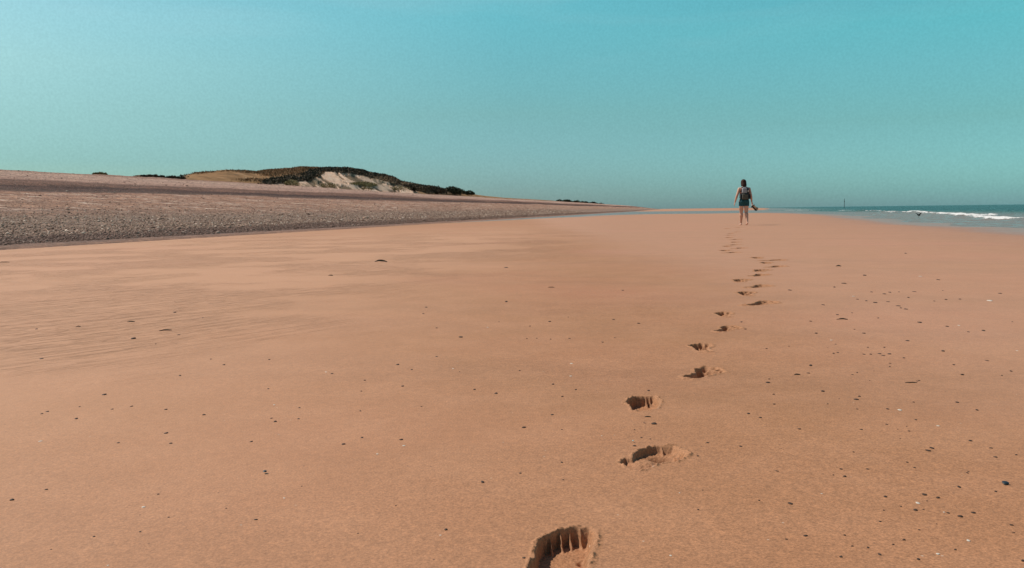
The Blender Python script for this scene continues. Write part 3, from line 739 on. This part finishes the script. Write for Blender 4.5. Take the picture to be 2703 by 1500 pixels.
def rbox(c, size, bev, rot=(0, 0, 0), seg=3, taper=1.0):
    bm = bmesh.new(); bmesh.ops.create_cube(bm, size=1)
    for v in bm.verts:
        k = taper if v.co.z > 0 else 1
        v.co = Vector((v.co.x*size[0]*k, v.co.y*size[1]*k, v.co.z*size[2]))
    bmesh.ops.bevel(bm, geom=bm.edges[:]+bm.verts[:], offset=bev, segments=seg, profile=.5, affect='EDGES')
    M = Matrix.Translation(c) @ Euler(rot).to_matrix().to_4x4(); bm.transform(M)
    v = np.array([p.co[:] for p in bm.verts]); f = [[q.index for q in p.verts] for p in bm.faces]; bm.free(); return v, f
def solid(name, parts, mat, parent=None, remesh=None, smooth=3):
    me = bpy.data.meshes.new(name); V = []; Fc = []; b = 0
    for v, f in parts: V += [tuple(p) for p in v]; Fc += [[i+b for i in q] for q in f]; b += len(v)
    me.from_pydata(V, [], Fc); me.update(); me.materials.append(mat)
    o = bpy.data.objects.new(name, me); C.objects.link(o)
    if remesh:
        m = o.modifiers.new('r', 'REMESH'); m.mode = 'VOXEL'; m.voxel_size = remesh; m.use_smooth_shade = True
        if smooth: s = o.modifiers.new('s', 'SMOOTH'); s.iterations = smooth; s.factor = .5
        dg = bpy.context.evaluated_depsgraph_get(); ev = o.evaluated_get(dg)
        nm = bpy.data.meshes.new_from_object(ev); o.modifiers.clear(); o.data = nm; nm.name = name
        if not nm.materials: nm.materials.append(mat)
    o.data.polygons.foreach_set('use_smooth', np.ones(len(o.data.polygons), bool))
    if parent: o.parent = parent
    return o

# ------------------------------------------------------------------ the walking woman
FIG = at(1963.5, 594.5); S = 32.0
FIG[1]; fx, fy = FIG[0], FIG[1]; k_ = fy/32.0
M_SKIN = simple('skin', (.60, .335, .235), .5, .08, 9, .35)
M_HAIR = simple('hair', (.045, .018, .010), .65, .5, 40, .15, .5, .01)
M_TOP = simple('tank_top_cloth', (.030, .018, .024), .85, .3, 30)
M_PINK = simple('pink_strap_cloth', (.62, .27, .22), .8, .1, 30)
M_SHORTS = simple('shorts_cloth', (.010, .078, .098), .8, .35, 14, .3, .5, .01)
M_EYE = simple('eye', (.6, .6, .58), .2, .02); M_LIP = simple('lip', (.42, .14, .12), .5, .1)
pe = empty('person', (fx, fy, -.006))
def hand(wr, d, side, curl, out):
    """palm, four fingers of unequal length and a thumb, from wrist wr along d"""
    wr = np.array(wr); d = np.array(d, float); d /= np.linalg.norm(d)
    fwd = np.array([0, 1, 0.]); wdir = fwd-d*np.dot(fwd, d); wdir /= np.linalg.norm(wdir)       # across the palm: front to back
    nrm = np.cross(d, wdir)*(-side)                                                    # palm side, towards the thigh
    P = []
    palm_end = wr+d*.085
    for o_ in (-.026, -.009, .009, .026):
        P.append(cone(wr+wdir*o_*.6, palm_end+wdir*o_, .015, .0135, 10))
    for o_, L in ((.027, .064), (.009, .074), (-.009, .070), (-.026, .055)):
        a = palm_end+wdir*o_; c1 = curl*.5; c2 = curl
        b = a+(d*math.cos(c1)+nrm*math.sin(c1))*L*.45
        c = b+(d*math.cos(c2)+nrm*math.sin(c2))*L*.33
        e = c+(d*math.cos(c2*1.4)+nrm*math.sin(c2*1.4))*L*.22
        P += [cone(a, b, .0090, .0082, 8), cone(b, c, .0082, .0074, 8), cone(c, e, .0074, .0064, 8)]
    a = wr+d*.022+wdir*.026; b = a+(d*.75+wdir*.6+nrm*.25)*.038; c = b+(d*.95+wdir*.2+nrm*.35)*.03
    P += [cone(a, b, .0125, .0105, 8), cone(b, c, .0100, .0080, 8)]
    return P
def foot_parts(ank, toe, heelz):
    ank = np.array(ank); toe = np.array(toe); heel = np.array([ank[0], ank[1]-.045, heelz]); d = toe-heel; d /= np.linalg.norm(d)
    sx = np.array([1, 0, 0.]); P = [cone(ank, heel+np.array([0, .015, .012]), .036, .030), cone(heel, toe-d*.045, .030, .028, flat=.8), cone(ank, toe-d*.07, .034, .022)]
    sg = 1 if ank[0] < 0 else -1
    for i, (o_, r, L) in enumerate(((.030, .013, .045), (.012, .010, .042), (-.004, .009, .036), (-.018, .0085, .030), (-.030, .0085, .022))):
        b0 = toe-d*.05+sx*o_*sg; P.append(cone(b0, b0+d*L, r*1.25, r, 8))
    return P
LH, RH = (-.088, 0, .87), (.088, 0, .87)
LK, RK = (-.088, .045, .475), (.086, .015, .47)
LA, RA = (-.080, .105, .085), (.084, -.145, .125)
body = []
body += [ell((0, -.01, .90), (.168, .118, .125)), ell((-.075, -.05, .865), (.085, .085, .09)), ell((.075, -.05, .865), (.085, .085, .09)),
         cone((0, .0, .93), (0, .01, 1.07), .150, .118, 18, .72), cone((0, .01, 1.07), (0, .005, 1.24), .118, .140, 18, .70),
         cone((-.10, .005, 1.30), (.10, .005, 1.30), .085, .085, 14, .9), cone((0, 0, 1.2), (0, 0, 1.33), .15, .11, 18, .62),
         cone((0, -.005, 1.36), (-.165, .0, 1.325), .058, .048), cone((0, -.005, 1.36), (.165, .0, 1.325), .058, .048),
         cone((0, .0, 1.36), (0, .045, 1.475), .056, .048), ell((-.06, .09, 1.22), (.055, .05, .055)), ell((.06, .09, 1.22), (.055, .05, .055))]
for h_, kn, an, toe, hz in ((LH, LK, LA, (-.090, .255, .022), .032), (RH, RK, RA, (.094, .0, .022), .075)):
    kn = np.array(kn); an = np.array(an)
    body += [cone(h_, kn, .100, .062, 16), cone(kn, kn*.72+an*.28+np.array([0, -.022, 0]), .058, .066, 14), cone(kn*.72+an*.28+np.array([0, -.020, 0]), an, .063, .036, 14)]
    body += foot_parts(an, toe, hz)
LS, LE, LW = (-.178, 0, 1.318), (-.268, -.02, 1.075), (-.322, .035, .840)
RS, RE, RW = (.178, 0, 1.318), (.242, -.025, 1.075), (.287, .02, .845)
for s_, e_, w_, sd_ in ((LS, LE, LW, -1), (RS, RE, RW, 1)):
    s_, e_, w_ = map(np.array, (s_, e_, w_))
    body += [ell(s_, (.056, .055, .058)), cone(s_, e_, .058, .044), cone(e_, e_*.7+w_*.3, .041, .043), cone(e_*.7+w_*.3, w_, .042, .025)]
    dd = (w_-e_)/np.linalg.norm(w_-e_)
    body += hand(w_, dd+np.array([0, .05, 0]) if sd_ < 0 else dd+np.array([.25, 0, -.05]), sd_, .55 if sd_ < 0 else 1.25, 0)
hc = np.array([.0, .085, 1.575])
body += [ell(hc, (.074, .092, .094), 20), ell(hc+np.array([0, .035, -.048]), (.052, .055, .055)), cone(hc+np.array([0, .09, .0]), hc+np.array([0, .106, -.022]), .010, .013, 8),
         ell(hc+np.array([-.076, .0, -.012]), (.010, .018, .030), 10), ell(hc+np.array([.076, .0, -.012]), (.010, .018, .030), 10),
         cone(hc+np.array([-.03, .083, .016]), hc+np.array([.03, .083, .016]), .010, .010, 8), ell(hc+np.array([0, .075, -.085]), (.020, .018, .016), 10)]
HR = Matrix.Translation(Vector((0, .04, 1.47))) @ Matrix.Rotation(R(-16), 4, 'X') @ Matrix.Translation(Vector((0, -.04, -1.47)))
HRn = np.array(HR)
def bow(parts): return [((v @ HRn[:3, :3].T)+HRn[:3, 3], f) for v, f in parts]
body = body[:-7]+bow(body[-7:])
solid('body', body, M_SKIN, pe, .0062, 4)
hp = bow([ell(hc+np.array([0, -.016, .016]), (.098, .100, .098), 24), cone(hc+np.array([0, -.050, .0]), hc+np.array([-.006, -.075, -.125]), .094, .082, 16, .62),
      cone(hc+np.array([-.068, -.015, -.01]), hc+np.array([-.082, -.035, -.135]), .036, .024), cone(hc+np.array([.068, -.015, -.01]), hc+np.array([.074, -.035, -.125]), .036, .024)])
for i in range(13):
    a = (i-6)/6; x = a*.088
    hp += bow([cone(hc+np.array([x, -.06+.03*abs(a), -.09]), hc+np.array([x*1.05+random.uniform(-.006, .006), -.095+.045*abs(a), -.155-random.uniform(0, .022)]), .015, .005, 8)])
solid('hair', hp, M_HAIR, pe, .0062, 1)
for sx in (-1, 1): solid('eye', bow([ell(hc+np.array([sx*.030, .082, .002]), (.011, .009, .008), 10)]), M_EYE, pe)
solid('mouth', bow([cone(hc+np.array([-.018, .088, -.052]), hc+np.array([.018, .088, -.052]), .006, .006, 8)]), M_LIP, pe)
solid('tank_top', [cone((0, .0, .95), (0, .01, 1.07), .156, .126, 20, .74), cone((0, .01, 1.07), (0, .005, 1.235), .126, .149, 20, .72), cone((-.055, .0, 1.25), (.055, .0, 1.25), .094, .094, 16, .95),
      ell((-.06, .094, 1.22), (.060, .054, .060)), ell((.06, .094, 1.22), (.060, .054, .060)),
      cone((-.085, -.07, 1.29), (-.062, -.035, 1.395), .017, .015, 8), cone((.085, -.07, 1.29), (.062, -.035, 1.395), .017, .015, 8),
      cone((-.062, -.035, 1.395), (-.08, .065, 1.30), .015, .017, 8), cone((.062, -.035, 1.395), (.08, .065, 1.30), .015, .017, 8)], M_TOP, pe, .007, 2)
sh = [ell((0, -.01, .90), (.180, .131, .13)), cone((0, 0, .90), (0, .005, .99), .166, .146, 20, .80), ell((-.078, -.055, .86), (.094, .093, .10)), ell((.078, -.055, .86), (.094, .093, .10))]
for h_, kn in ((LH, LK), (RH, RK)):
    h_ = np.array(h_); kn = np.array(kn); d_ = kn-h_; e_ = h_+d_*.42
    sh.append(cone(h_, e_+np.array([0, -.004, 0]), .103, .099, 20, 1.0, caps=False))
solid('shorts', sh, M_SHORTS, pe, .0075, 2)
tag(pe, 'woman seen from behind walking barefoot away across the sand in teal shorts', 'person')

# ------------------------------------------------------------------ backpack
M_PGREY = simple('pack_light_canvas', (.30, .32, .34), .8, .2, 18, .3, .4, .004)
M_POLIVE = simple('pack_olive_canvas', (.085, .083, .066), .85, .3, 18, .3, .4, .004)
M_PDARK = simple('pack_dark_canvas', (.022, .030, .034), .8, .4, 22, .3, .4, .004)
M_STRAP = simple('webbing', (.05, .04, .035), .8, .2, 30)
M_WHITE = simple('white_patch', (.75, .74, .70), .6, .04, 20)
bp = empty('backpack', (fx-.012, fy-.175, 1.15))
solid('pack_body', [rbox((.015, .0, -.01), (.285, .15, .42), .055, (R(5), 0, R(-4)), 4, .86)], M_PDARK, bp)
solid('lid', [rbox((-.035, -.038, .105), (.175, .115, .20), .035, (R(5), 0, R(-4)), 4, .92)], M_PGREY, bp)
pk = solid('front_pocket', [rbox((-.02, -.075, -.115), (.215, .075, .20), .034, (R(5), 0, R(-4)), 4, .92)], M_POLIVE, bp)
solid('zip', [cone((-.10, -.118, -.045), (.065, -.122, -.045), .004, .004, 8)], M_STRAP, pk)
solid('side_pocket', [rbox((-.152, .005, -.12), (.05, .10, .17), .02, (R(5), 0, 0), 3)], M_PDARK, bp)
solid('side_pocket', [rbox((.17, .005, -.12), (.05, .10, .17), .02, (R(5), 0, 0), 3)], M_PDARK, bp)
tag(solid('patch', [rbox((.088, -.083, .085), (.022, .006, .075), .002, (R(5), 0, R(-18)), 2)], M_WHITE, bp), 'small pale patch')
hl = []
for i in range(6):
    a0, a1 = math.pi*i/6, math.pi*(i+1)/6
    hl.append(cone((-.02+.055*math.cos(a0), .02, .19+.055*math.sin(a0)), (-.02+.055*math.cos(a1), .02, .19+.055*math.sin(a1)), .008, .008, 8))
solid('handle', hl, M_STRAP, bp)
for sx in (-1, 1):
    pts = [(sx*.085, .04, .16), (sx*.088, .12, .225), (sx*.098, .215, .19), (sx*.105, .285, .08), (sx*.125, .25, -.07), (sx*.15, .14, -.16), (sx*.14, .05, -.19)]
    tag(solid('shoulder_strap', [cone(pts[i], pts[i+1], .017, .017, 8) for i in range(6)], M_PINK if sx > 5 else M_STRAP, bp))
tag(bp, 'grey and olive canvas backpack on the back of the walking woman', 'backpack')

# ------------------------------------------------------------------ sandals in her right hand
M_SOLE = simple('sandal_sole', (.035, .026, .020), .8, .2, 30); M_FOOTBED = simple('cork_footbed', (.60, .42, .26), .8, .15, 60); M_SSTRAP = simple('sandal_leather', (.16, .09, .055), .6, .2, 30)
def outline(z0, z1, sc=1.0):
    P = [(-.13, 0), (-.122, .024), (-.09, .032), (-.04, .029), (.0, .031), (.05, .043), (.09, .046), (.118, .034), (.132, .010), (.130, -.012), (.115, -.030), (.08, -.038), (.03, -.034), (-.03, -.028), (-.09, -.031), (-.122, -.023)]
    n = len(P); v = [(x*sc, y*sc, z0) for x, y in P]+[(x*sc, y*sc, z1) for x, y in P]
    f = [[i, (i+1) % n, n+(i+1) % n, n+i] for i in range(n)]+[list(range(n))[::-1], [n+i for i in range(n)]]
    return np.array(v), f
def sandal(loc, xdir, zdir, label):
    e = empty('sandal', loc); xd = Vector(xdir).normalized(); zd = Vector(zdir); zd = (zd-xd*zd.dot(xd)).normalized(); yd = zd.cross(xd)
    e.matrix_world = Matrix.Translation(loc) @ Matrix((xd, yd, zd)).transposed().to_4x4()
    solid('sole', [outline(-.018, .004, .98)], M_SOLE, e); solid('footbed', [outline(.006, .016, .92)], M_FOOTBED, e)
    for o in e.children: o.data.polygons.foreach_set('use_smooth', np.zeros(len(o.data.polygons), bool))
    for x, hgt in ((.062, .030), (-.095, .045)):
        pts = [(x, .046*math.cos(a), .008+hgt*math.sin(a)) for a in np.linspace(0, math.pi, 9)]
        solid('strap', [cone(pts[i], pts[i+1], .011, .011, 8) for i in range(8)], M_SSTRAP, e)
    return tag(e, label, 'sandal', 'sandals carried by the woman')
hx, hz = fx+.335, .725
sandal((hx+.075, fy-.01, hz-.085), (.74, .0, -.67), (-.35, -.85, .25), 'tan and dark sandal held in her right hand, nearer to the camera')
sandal((hx+.050, fy+.05, hz-.115), (.76, .0, -.60), (.2, .9, -.3), 'dark sandal held behind the other in her right hand')

# ------------------------------------------------------------------ bird at the water's edge
M_BIRD = simple('dark_plumage', (.035, .032, .032), .7, .3, 30); M_BELLY = simple('pale_plumage', (.35, .34, .32), .8, .1, 30); M_LEG = simple('bird_leg', (.10, .05, .03), .6, .1)
b0 = at(2425.5, 576.2, SEA)
be = empty('wading_bird', (b0[0], b0[1], SEA))
solid('body', [ell((0, 0, .15), (.085, .042, .042)), cone((.05, 0, .165), (.095, 0, .215), .028, .020, 12), ell((.102, 0, .222), (.026, .020, .021)), cone((-.06, 0, .15), (-.13, 0, .165), .026, .010, 10)], M_BIRD, be, .004, 2)
solid('bill', [cone((.12, 0, .220), (.165, 0, .206), .006, .002, 8)], M_LEG, be)
for sy in (-1, 1):
    v = np.array([(.045, sy*.03, .175), (-.045, sy*.03, .172), (-.07, sy*.10, .225), (.0, sy*.12, .235), (-.10, sy*.17, .262), (-.05, sy*.185, .268)])
    v = np.concatenate([v, v+np.array([0, 0, -.006])])
    f = [[0, 1, 2, 3], [3, 2, 4, 5], [9, 8, 7, 6], [11, 10, 8, 9], [1, 0, 6, 7], [2, 1, 7, 8], [4, 2, 8, 10], [5, 4, 10, 11], [3, 5, 11, 9], [0, 3, 9, 6]]
    solid('wing', [(v, f)], M_BIRD, be)
    solid('leg', [cone((.0, sy*.015, .12), (-.008, sy*.016, .06), .004, .003, 6), cone((-.008, sy*.016, .06), (.004, sy*.017, -.01), .003, .003, 6)], M_LEG, be)
be.rotation_euler = (0, 0, R(25)); be.scale = (1.15,)*3
tag(be, 'small dark wading bird with raised wings in the shallows', 'bird')

# ------------------------------------------------------------------ marker post far out at sea
M_POST = simple('weathered_post', (.045, .05, .05), .8, .2, 4)
pt = at_y(2229, 525, 480)
me_ = empty('marker_post', (pt[0], 480, -1.2))
solid('post', [cone((0, 0, 0), (0, 0, pt[2]+1.2), .15, .10, 10)], M_POST, me_)
solid('topmark', [rbox((0, 0, pt[2]+1.2-1.5), (.36, .36, .6), .08)], M_POST, me_)
tag(me_, 'thin dark marker post standing far out in the sea', 'marker post')

# ------------------------------------------------------------------ small things lying on the sand
M_PEB = simple('pebble_dark', (.040, .021, .012), .6, .4, 60); M_SHELLW = simple('shell_white', (.58, .50, .41), .5, .08, 60); M_MUSSEL = simple('mussel_shell', (.022, .035, .045), .35, .3, 40)
M_WRACK = simple('dry_wrack', (.045, .036, .022), .8, .4, 30)
def peb_mesh(name, sub, seed, mat, flat):
    r = np.random.default_rng(seed); bm = bmesh.new(); bmesh.ops.create_icosphere(bm, subdivisions=sub, radius=1)
    a = r.uniform(.75, 1.25, 6)
    for v in bm.verts:
        c = v.co; k = 1+.16*math.sin(3*c.x*a[0]+a[1]*5)*math.cos(2.5*c.y+a[2]*7)+.08*math.sin(6*c.z+a[3]*3+4*c.x)
        v.co = Vector((c.x*k*a[4]*1.15, c.y*k*a[5]*.85, c.z*k*flat))
    me = bpy.data.meshes.new(name); bm.to_mesh(me); bm.free(); me.materials.append(mat)
    me.polygons.foreach_set('use_smooth', np.ones(len(me.polygons), bool)); return me
M_PEB2 = simple('pebble_brown', (.055, .030, .018), .7, .4, 60); M_PEB3 = simple('pebble_umber', (.045, .025, .016), .65, .4, 60)
PM = [peb_mesh('pebble', 2, s, (M_PEB, M_PEB2, M_PEB, M_PEB3)[s % 4], .6) for s in range(12)]; SM = [peb_mesh('shell_chip', 2, 20+s, M_SHELLW, .35) for s in range(4)]
regs = [
 ((1900, 1050, .3147), '905,40 455,42 1145,0 1152,83 1407,82,1.3 1990,27 2157,90,1.4 1645,173,1.2 240,122,1.2 340,155 1400,212 1567,228,.8 1492,253,.8 1587,268 667,252,1.2 1187,256 1512,330,.8 2102,350,1.5 1780,413,1.3 1748,434,1.5 2275,411 2487,468,1.4 2313,487,1.3 175,397 1122,446 1572,533,1.1 1633,578,1.2 1240,589 1016,590,1.2 1047,652,1.5 953,640 2078,622,1.2 2085,610,.8 480,607 2007,741,1.4 2315,779,1.5 1716,806,1.4 1830,832,1.6 1390,824,1.7 593,882,2.0 330,855,.8 1738,858,.8 1642,935,2 1710,932,.7 1520,907 1375,938 2017,989,1.5 2127,958,1.5 1915,960,1.1 1345,1032,1.1 1820,1052,.7 2447,1061,1.3 2465,1124 1672,1102,.8 720,1152,1.6 1047,1147 558,1180 1111,1239,1.4 1243,1251,1.1 1341,1309,1.6 1545,1188,1.5 1975,1269,1.4 1665,1350,1.8 1017,1328,1.3 2542,1364,1.6 1455,1225,1.2',
  '1510,90,1.3 1831,223,1.2 855,797 1660,875,1.6 1830,1306,1.5 2085,1193,1.3 1880,953,.8'),
 ((1900, 600, .3217), '1525,217 1595,525 1548,572 1465,638 1487,655 1527,664,1.2 1640,770,1.3 790,857,1.4 1865,803 2040,848,1.2 2163,838,1.3 1183,857,1.2 1300,735 965,708 745,760 575,516 848,630 1793,430 1188,395 1018,460 940,490 383,982 567,962,.8 745,1120,1.3 933,1021 968,1014 1540,918,1.2 1215,972 1350,972 1182,1028 1238,1028 1311,1023 1342,1038,1.3 1392,1025 1832,1003,1.3 1510,1058 1397,1102 727,1183 1088,1195 1127,1178 395,1261,1.4 405,1233,.8 1990,1197,1.4 2390,1168,1.2 2315,1203 1635,1243,1.2 845,1334,1.4 442,1359 1145,1375,1.2 1120,1400,1.5 1948,1424,1.4 2300,540 1245,528 1395,530 1350,543 1130,586 1203,598 1275,612 1380,605 2195,1082 1920,1115 210,823 178,765 1855,588 1970,585 1395,1130 1620,1249,.8 1590,1422 1265,1165,.7 980,1395,.7 2400,768,.8 1085,693,.7 1760,600,.7 1830,517,.7 1470,527,.7 885,975,.6 1105,825,.7 950,945,.7 1230,1245,.7',
  '2215,597,1.6 915,912 1095,563 1645,402 1962,795 2440,1000,.8'),
 ((800, 600, .3494), '1535,308 1535,558,1.4 930,598 908,645,.8 1008,748 1190,815,1.1 1008,962,1.1 715,1024,1.1 218,1093,1.1 465,1144,1.1 752,1188 440,1226 820,1063 1295,1214 1458,1243,1.5 1636,1070,1.1 1888,1174,1.3 1958,1267,1.1 2060,1216 2012,824,1.1 1870,830,.9 1690,826,.8 1713,734,.9 1862,700,.8 2003,668,.8 2263,853,.9 2355,820,.7 2535,714,.9 2415,476,.9 1480,703,.7 2345,685,.7 1182,1078,.7 1765,824,.7',
  '2027,1016 2022,1112 172,1080,.7 1395,743,.8 1133,1055,.6'),
 ((0, 600, .3497), '1007,832,1.9 1348,803,1.1 275,765 1590,982,1.1 1690,1025 2032,985 1358,1107 787,1252,1.3 600,1343 847,1362,1.2 993,1340,1.2 357,1381,1.1 315,1398 1252,1364,.9 1538,1404,1.1 2025,1207 2260,1350 313,982,1.2 1320,642 1175,870,.8 1530,680,.7', ''),
 ((0, 1050, .3147), '640,164,1.4 1708,130,1.1 2275,158,1.1 2308,186,1.3 2503,163,1.1 1393,284,1.2 992,366,1.2 1432,369,1.3 2107,353 387,760,1.7 100,849,2 1327,795,.8 1413,990 1897,913 2144,1010,1.6 788,1153,1.1 428,1262,.9 1175,1113',
  '340,355,1.1 1203,903,1.3 2300,46,.8 2383,826,.8 905,1395'),
 ((700, 1050, .3147), '797,97,.9 812,319,1.3 655,374,1.2 1140,337,1.1 2170,236,1.3 2407,129,1.2 2488,255,.8 2140,621,1.2 1823,696,1.6 1516,1096,1.8 2500,677,.8 305,728,.8 1310,60,.8 1095,893,.9 2488,530,.8 777,1125,.8 2170,1335,1.2',
  '1163,387,1.4 1470,1142,.9 940,457,.8'),
 ((1350, 980, .3638), '1035,372,1.9 965,366,.8 893,415,.8 943,472,.8 1008,482,.8 1423,510,.9 1352,606,1 1355,997,1.1 1387,856,.7 995,130,1.1 893,532,1.4', '1155,1332,1.1 1220,875,.7 655,457,.6')]
np_ = 0
for (ox, oy, sc), dark, white in regs:
    for txt, meshes, nm, lab, cat, grp in ((dark, PM, 'pebble', 'small dark pebble lying loose on the bare sand', 'pebble', 'dark pebbles on the sand'),
                                           (white, SM, 'shell_chip', 'tiny white shell chip on the bare sand', 'shell', 'white shell chips on the sand')):
        for it in txt.split():
            q = [float(a) for a in it.split(',')]; s = q[2] if len(q) > 2 else 1.0
            x, y, _ = at(ox+q[0]*sc, oy+q[1]*sc); z = float(sand_z(np.array([x]), np.array([y]))[0][0])
            r = s*2.3*y/F*random.uniform(.85, 1.15)
            o = bpy.data.objects.new(nm, random.choice(meshes)); C.objects.link(o)
            o.location = (x, y, z+r*random.uniform(.0, .25)); o.scale = (r*1.25, r*random.uniform(1.2, 2.0)*min(2.2, 1+y*.12), r*1.0); o.rotation_euler = (0, 0, random.uniform(-.5, .5))
            tag(o, lab, cat, grp); np_ += 1
def wrack(px, py, wpx, label, name='driftwood', cat='driftwood', hgt=.2, rz=0, mat=None):
    x, y, _ = at(px, py); L = wpx*y/F; r = random.Random(int(px)); parts = []
    n = 7; pts = [(-L/2+L*i/(n-1), r.uniform(-.08, .08)*L, L*hgt*(.25+.45*math.sin(math.pi*i/(n-1))*r.uniform(.6, 1.2))) for i in range(n)]
    for i in range(n-1): 
        a = math.sin(math.pi*(i+.3)/n); b = math.sin(math.pi*(i+1.2)/n); parts.append(cone(pts[i], pts[i+1], L*hgt*.30*a+.001, L*hgt*.30*b+.001, 8))
    for k in range(3):
        i = r.randint(1, n-2); p = pts[i]; parts.append(cone(p, (p[0]+r.uniform(-.2, .2)*L, p[1]+r.uniform(-.2, .2)*L, p[2]+L*hgt*r.uniform(.0, .5)), L*hgt*.16, L*hgt*.05, 6))
    z = float(sand_z(np.array([x]), np.array([y]))[0][0])
    o = solid(name, parts, mat or M_WRACK); o.location = (x, y, z); o.rotation_euler = (0, 0, rz); return tag(o, label, cat)
wrack(1005, 693, 32, 'dark piece of driftwood lying alone on the left middle sand', hgt=.24)
wrack(873, 729, 12, 'short dark bit of seaweed below left of the driftwood', 'seaweed_scrap', 'seaweed', .25)
wrack(437, 870, 30, 'thin twig with a thick dark end on the left sand', 'twig', 'twig', .12, .2)
wrack(346, 849, 18, 'flat dark strand of weed above the twig on the left', 'seaweed_scrap', 'seaweed', .16, .3)
wrack(207, 861, 12, 'small dark weed scrap left of the twig on rilled sand', 'seaweed_scrap', 'seaweed', .2)
wrack(10, 692, 26, 'thin stick at the left photo edge below the shingle', 'twig', 'twig', .09, .3)
wrack(1455, 759, 16, 'fine dark twig on the empty middle sand', 'twig', 'twig', .12)
wrack(2223, 840, 28, 'long flat dark strand of weed right of the footprints', 'seaweed_scrap', 'seaweed', .13)
wrack(2213, 703, 14, 'dark weed lump on the sand below the shoreline', 'seaweed_scrap', 'seaweed', .3)
wrack(2104, 985, 15, 'little dark weed scrap right of the fourth footprint', 'seaweed_scrap', 'seaweed', .2)
wrack(1710, 1097, 15, 'thin dark crumb strand just below the third footprint', 'seaweed_scrap', 'seaweed', .14)
wrack(2405, 1006, 30, 'thin curved pale root lying on the right sand', 'root', 'root', .07, -.2)
x, y, _ = at(2654, 1276)
o = bpy.data.objects.new('mussel_shell', peb_mesh('mussel_shell', 3, 77, M_MUSSEL, .35)); C.objects.link(o); s = 7.5*y/F
o.location = (x, y, s*.2); o.scale = (s, s*.9*1.3, s*1.1); o.rotation_euler = (.3, .1, -.5); tag(o, 'dark blue mussel shell near the right edge of the sand', 'shell')
x, y, _ = at(699, 1245)
o = bpy.data.objects.new('mussel_shell', peb_mesh('mussel_shell', 3, 78, M_MUSSEL, .45)); C.objects.link(o); s = 5*y/F
o.location = (x, y, s*.2); o.scale = (s, s*1.3, s); tag(o, 'dark rounded shell on the lower left sand', 'shell')
x, y, _ = at(1671, 1164)
M_TEAL = simple('sea_glass_pale', (.42, .60, .56), .4, .1, 30)
o = bpy.data.objects.new('sea_glass', peb_mesh('sea_glass', 2, 79, M_TEAL, .4)); C.objects.link(o); s = 3.2*y/F
o.location = (x, y, s*.2); o.scale = (s, s*1.3, s); tag(o, 'tiny pale green glass chip above the second footprint', 'sea glass')
print('pebbles', np_)
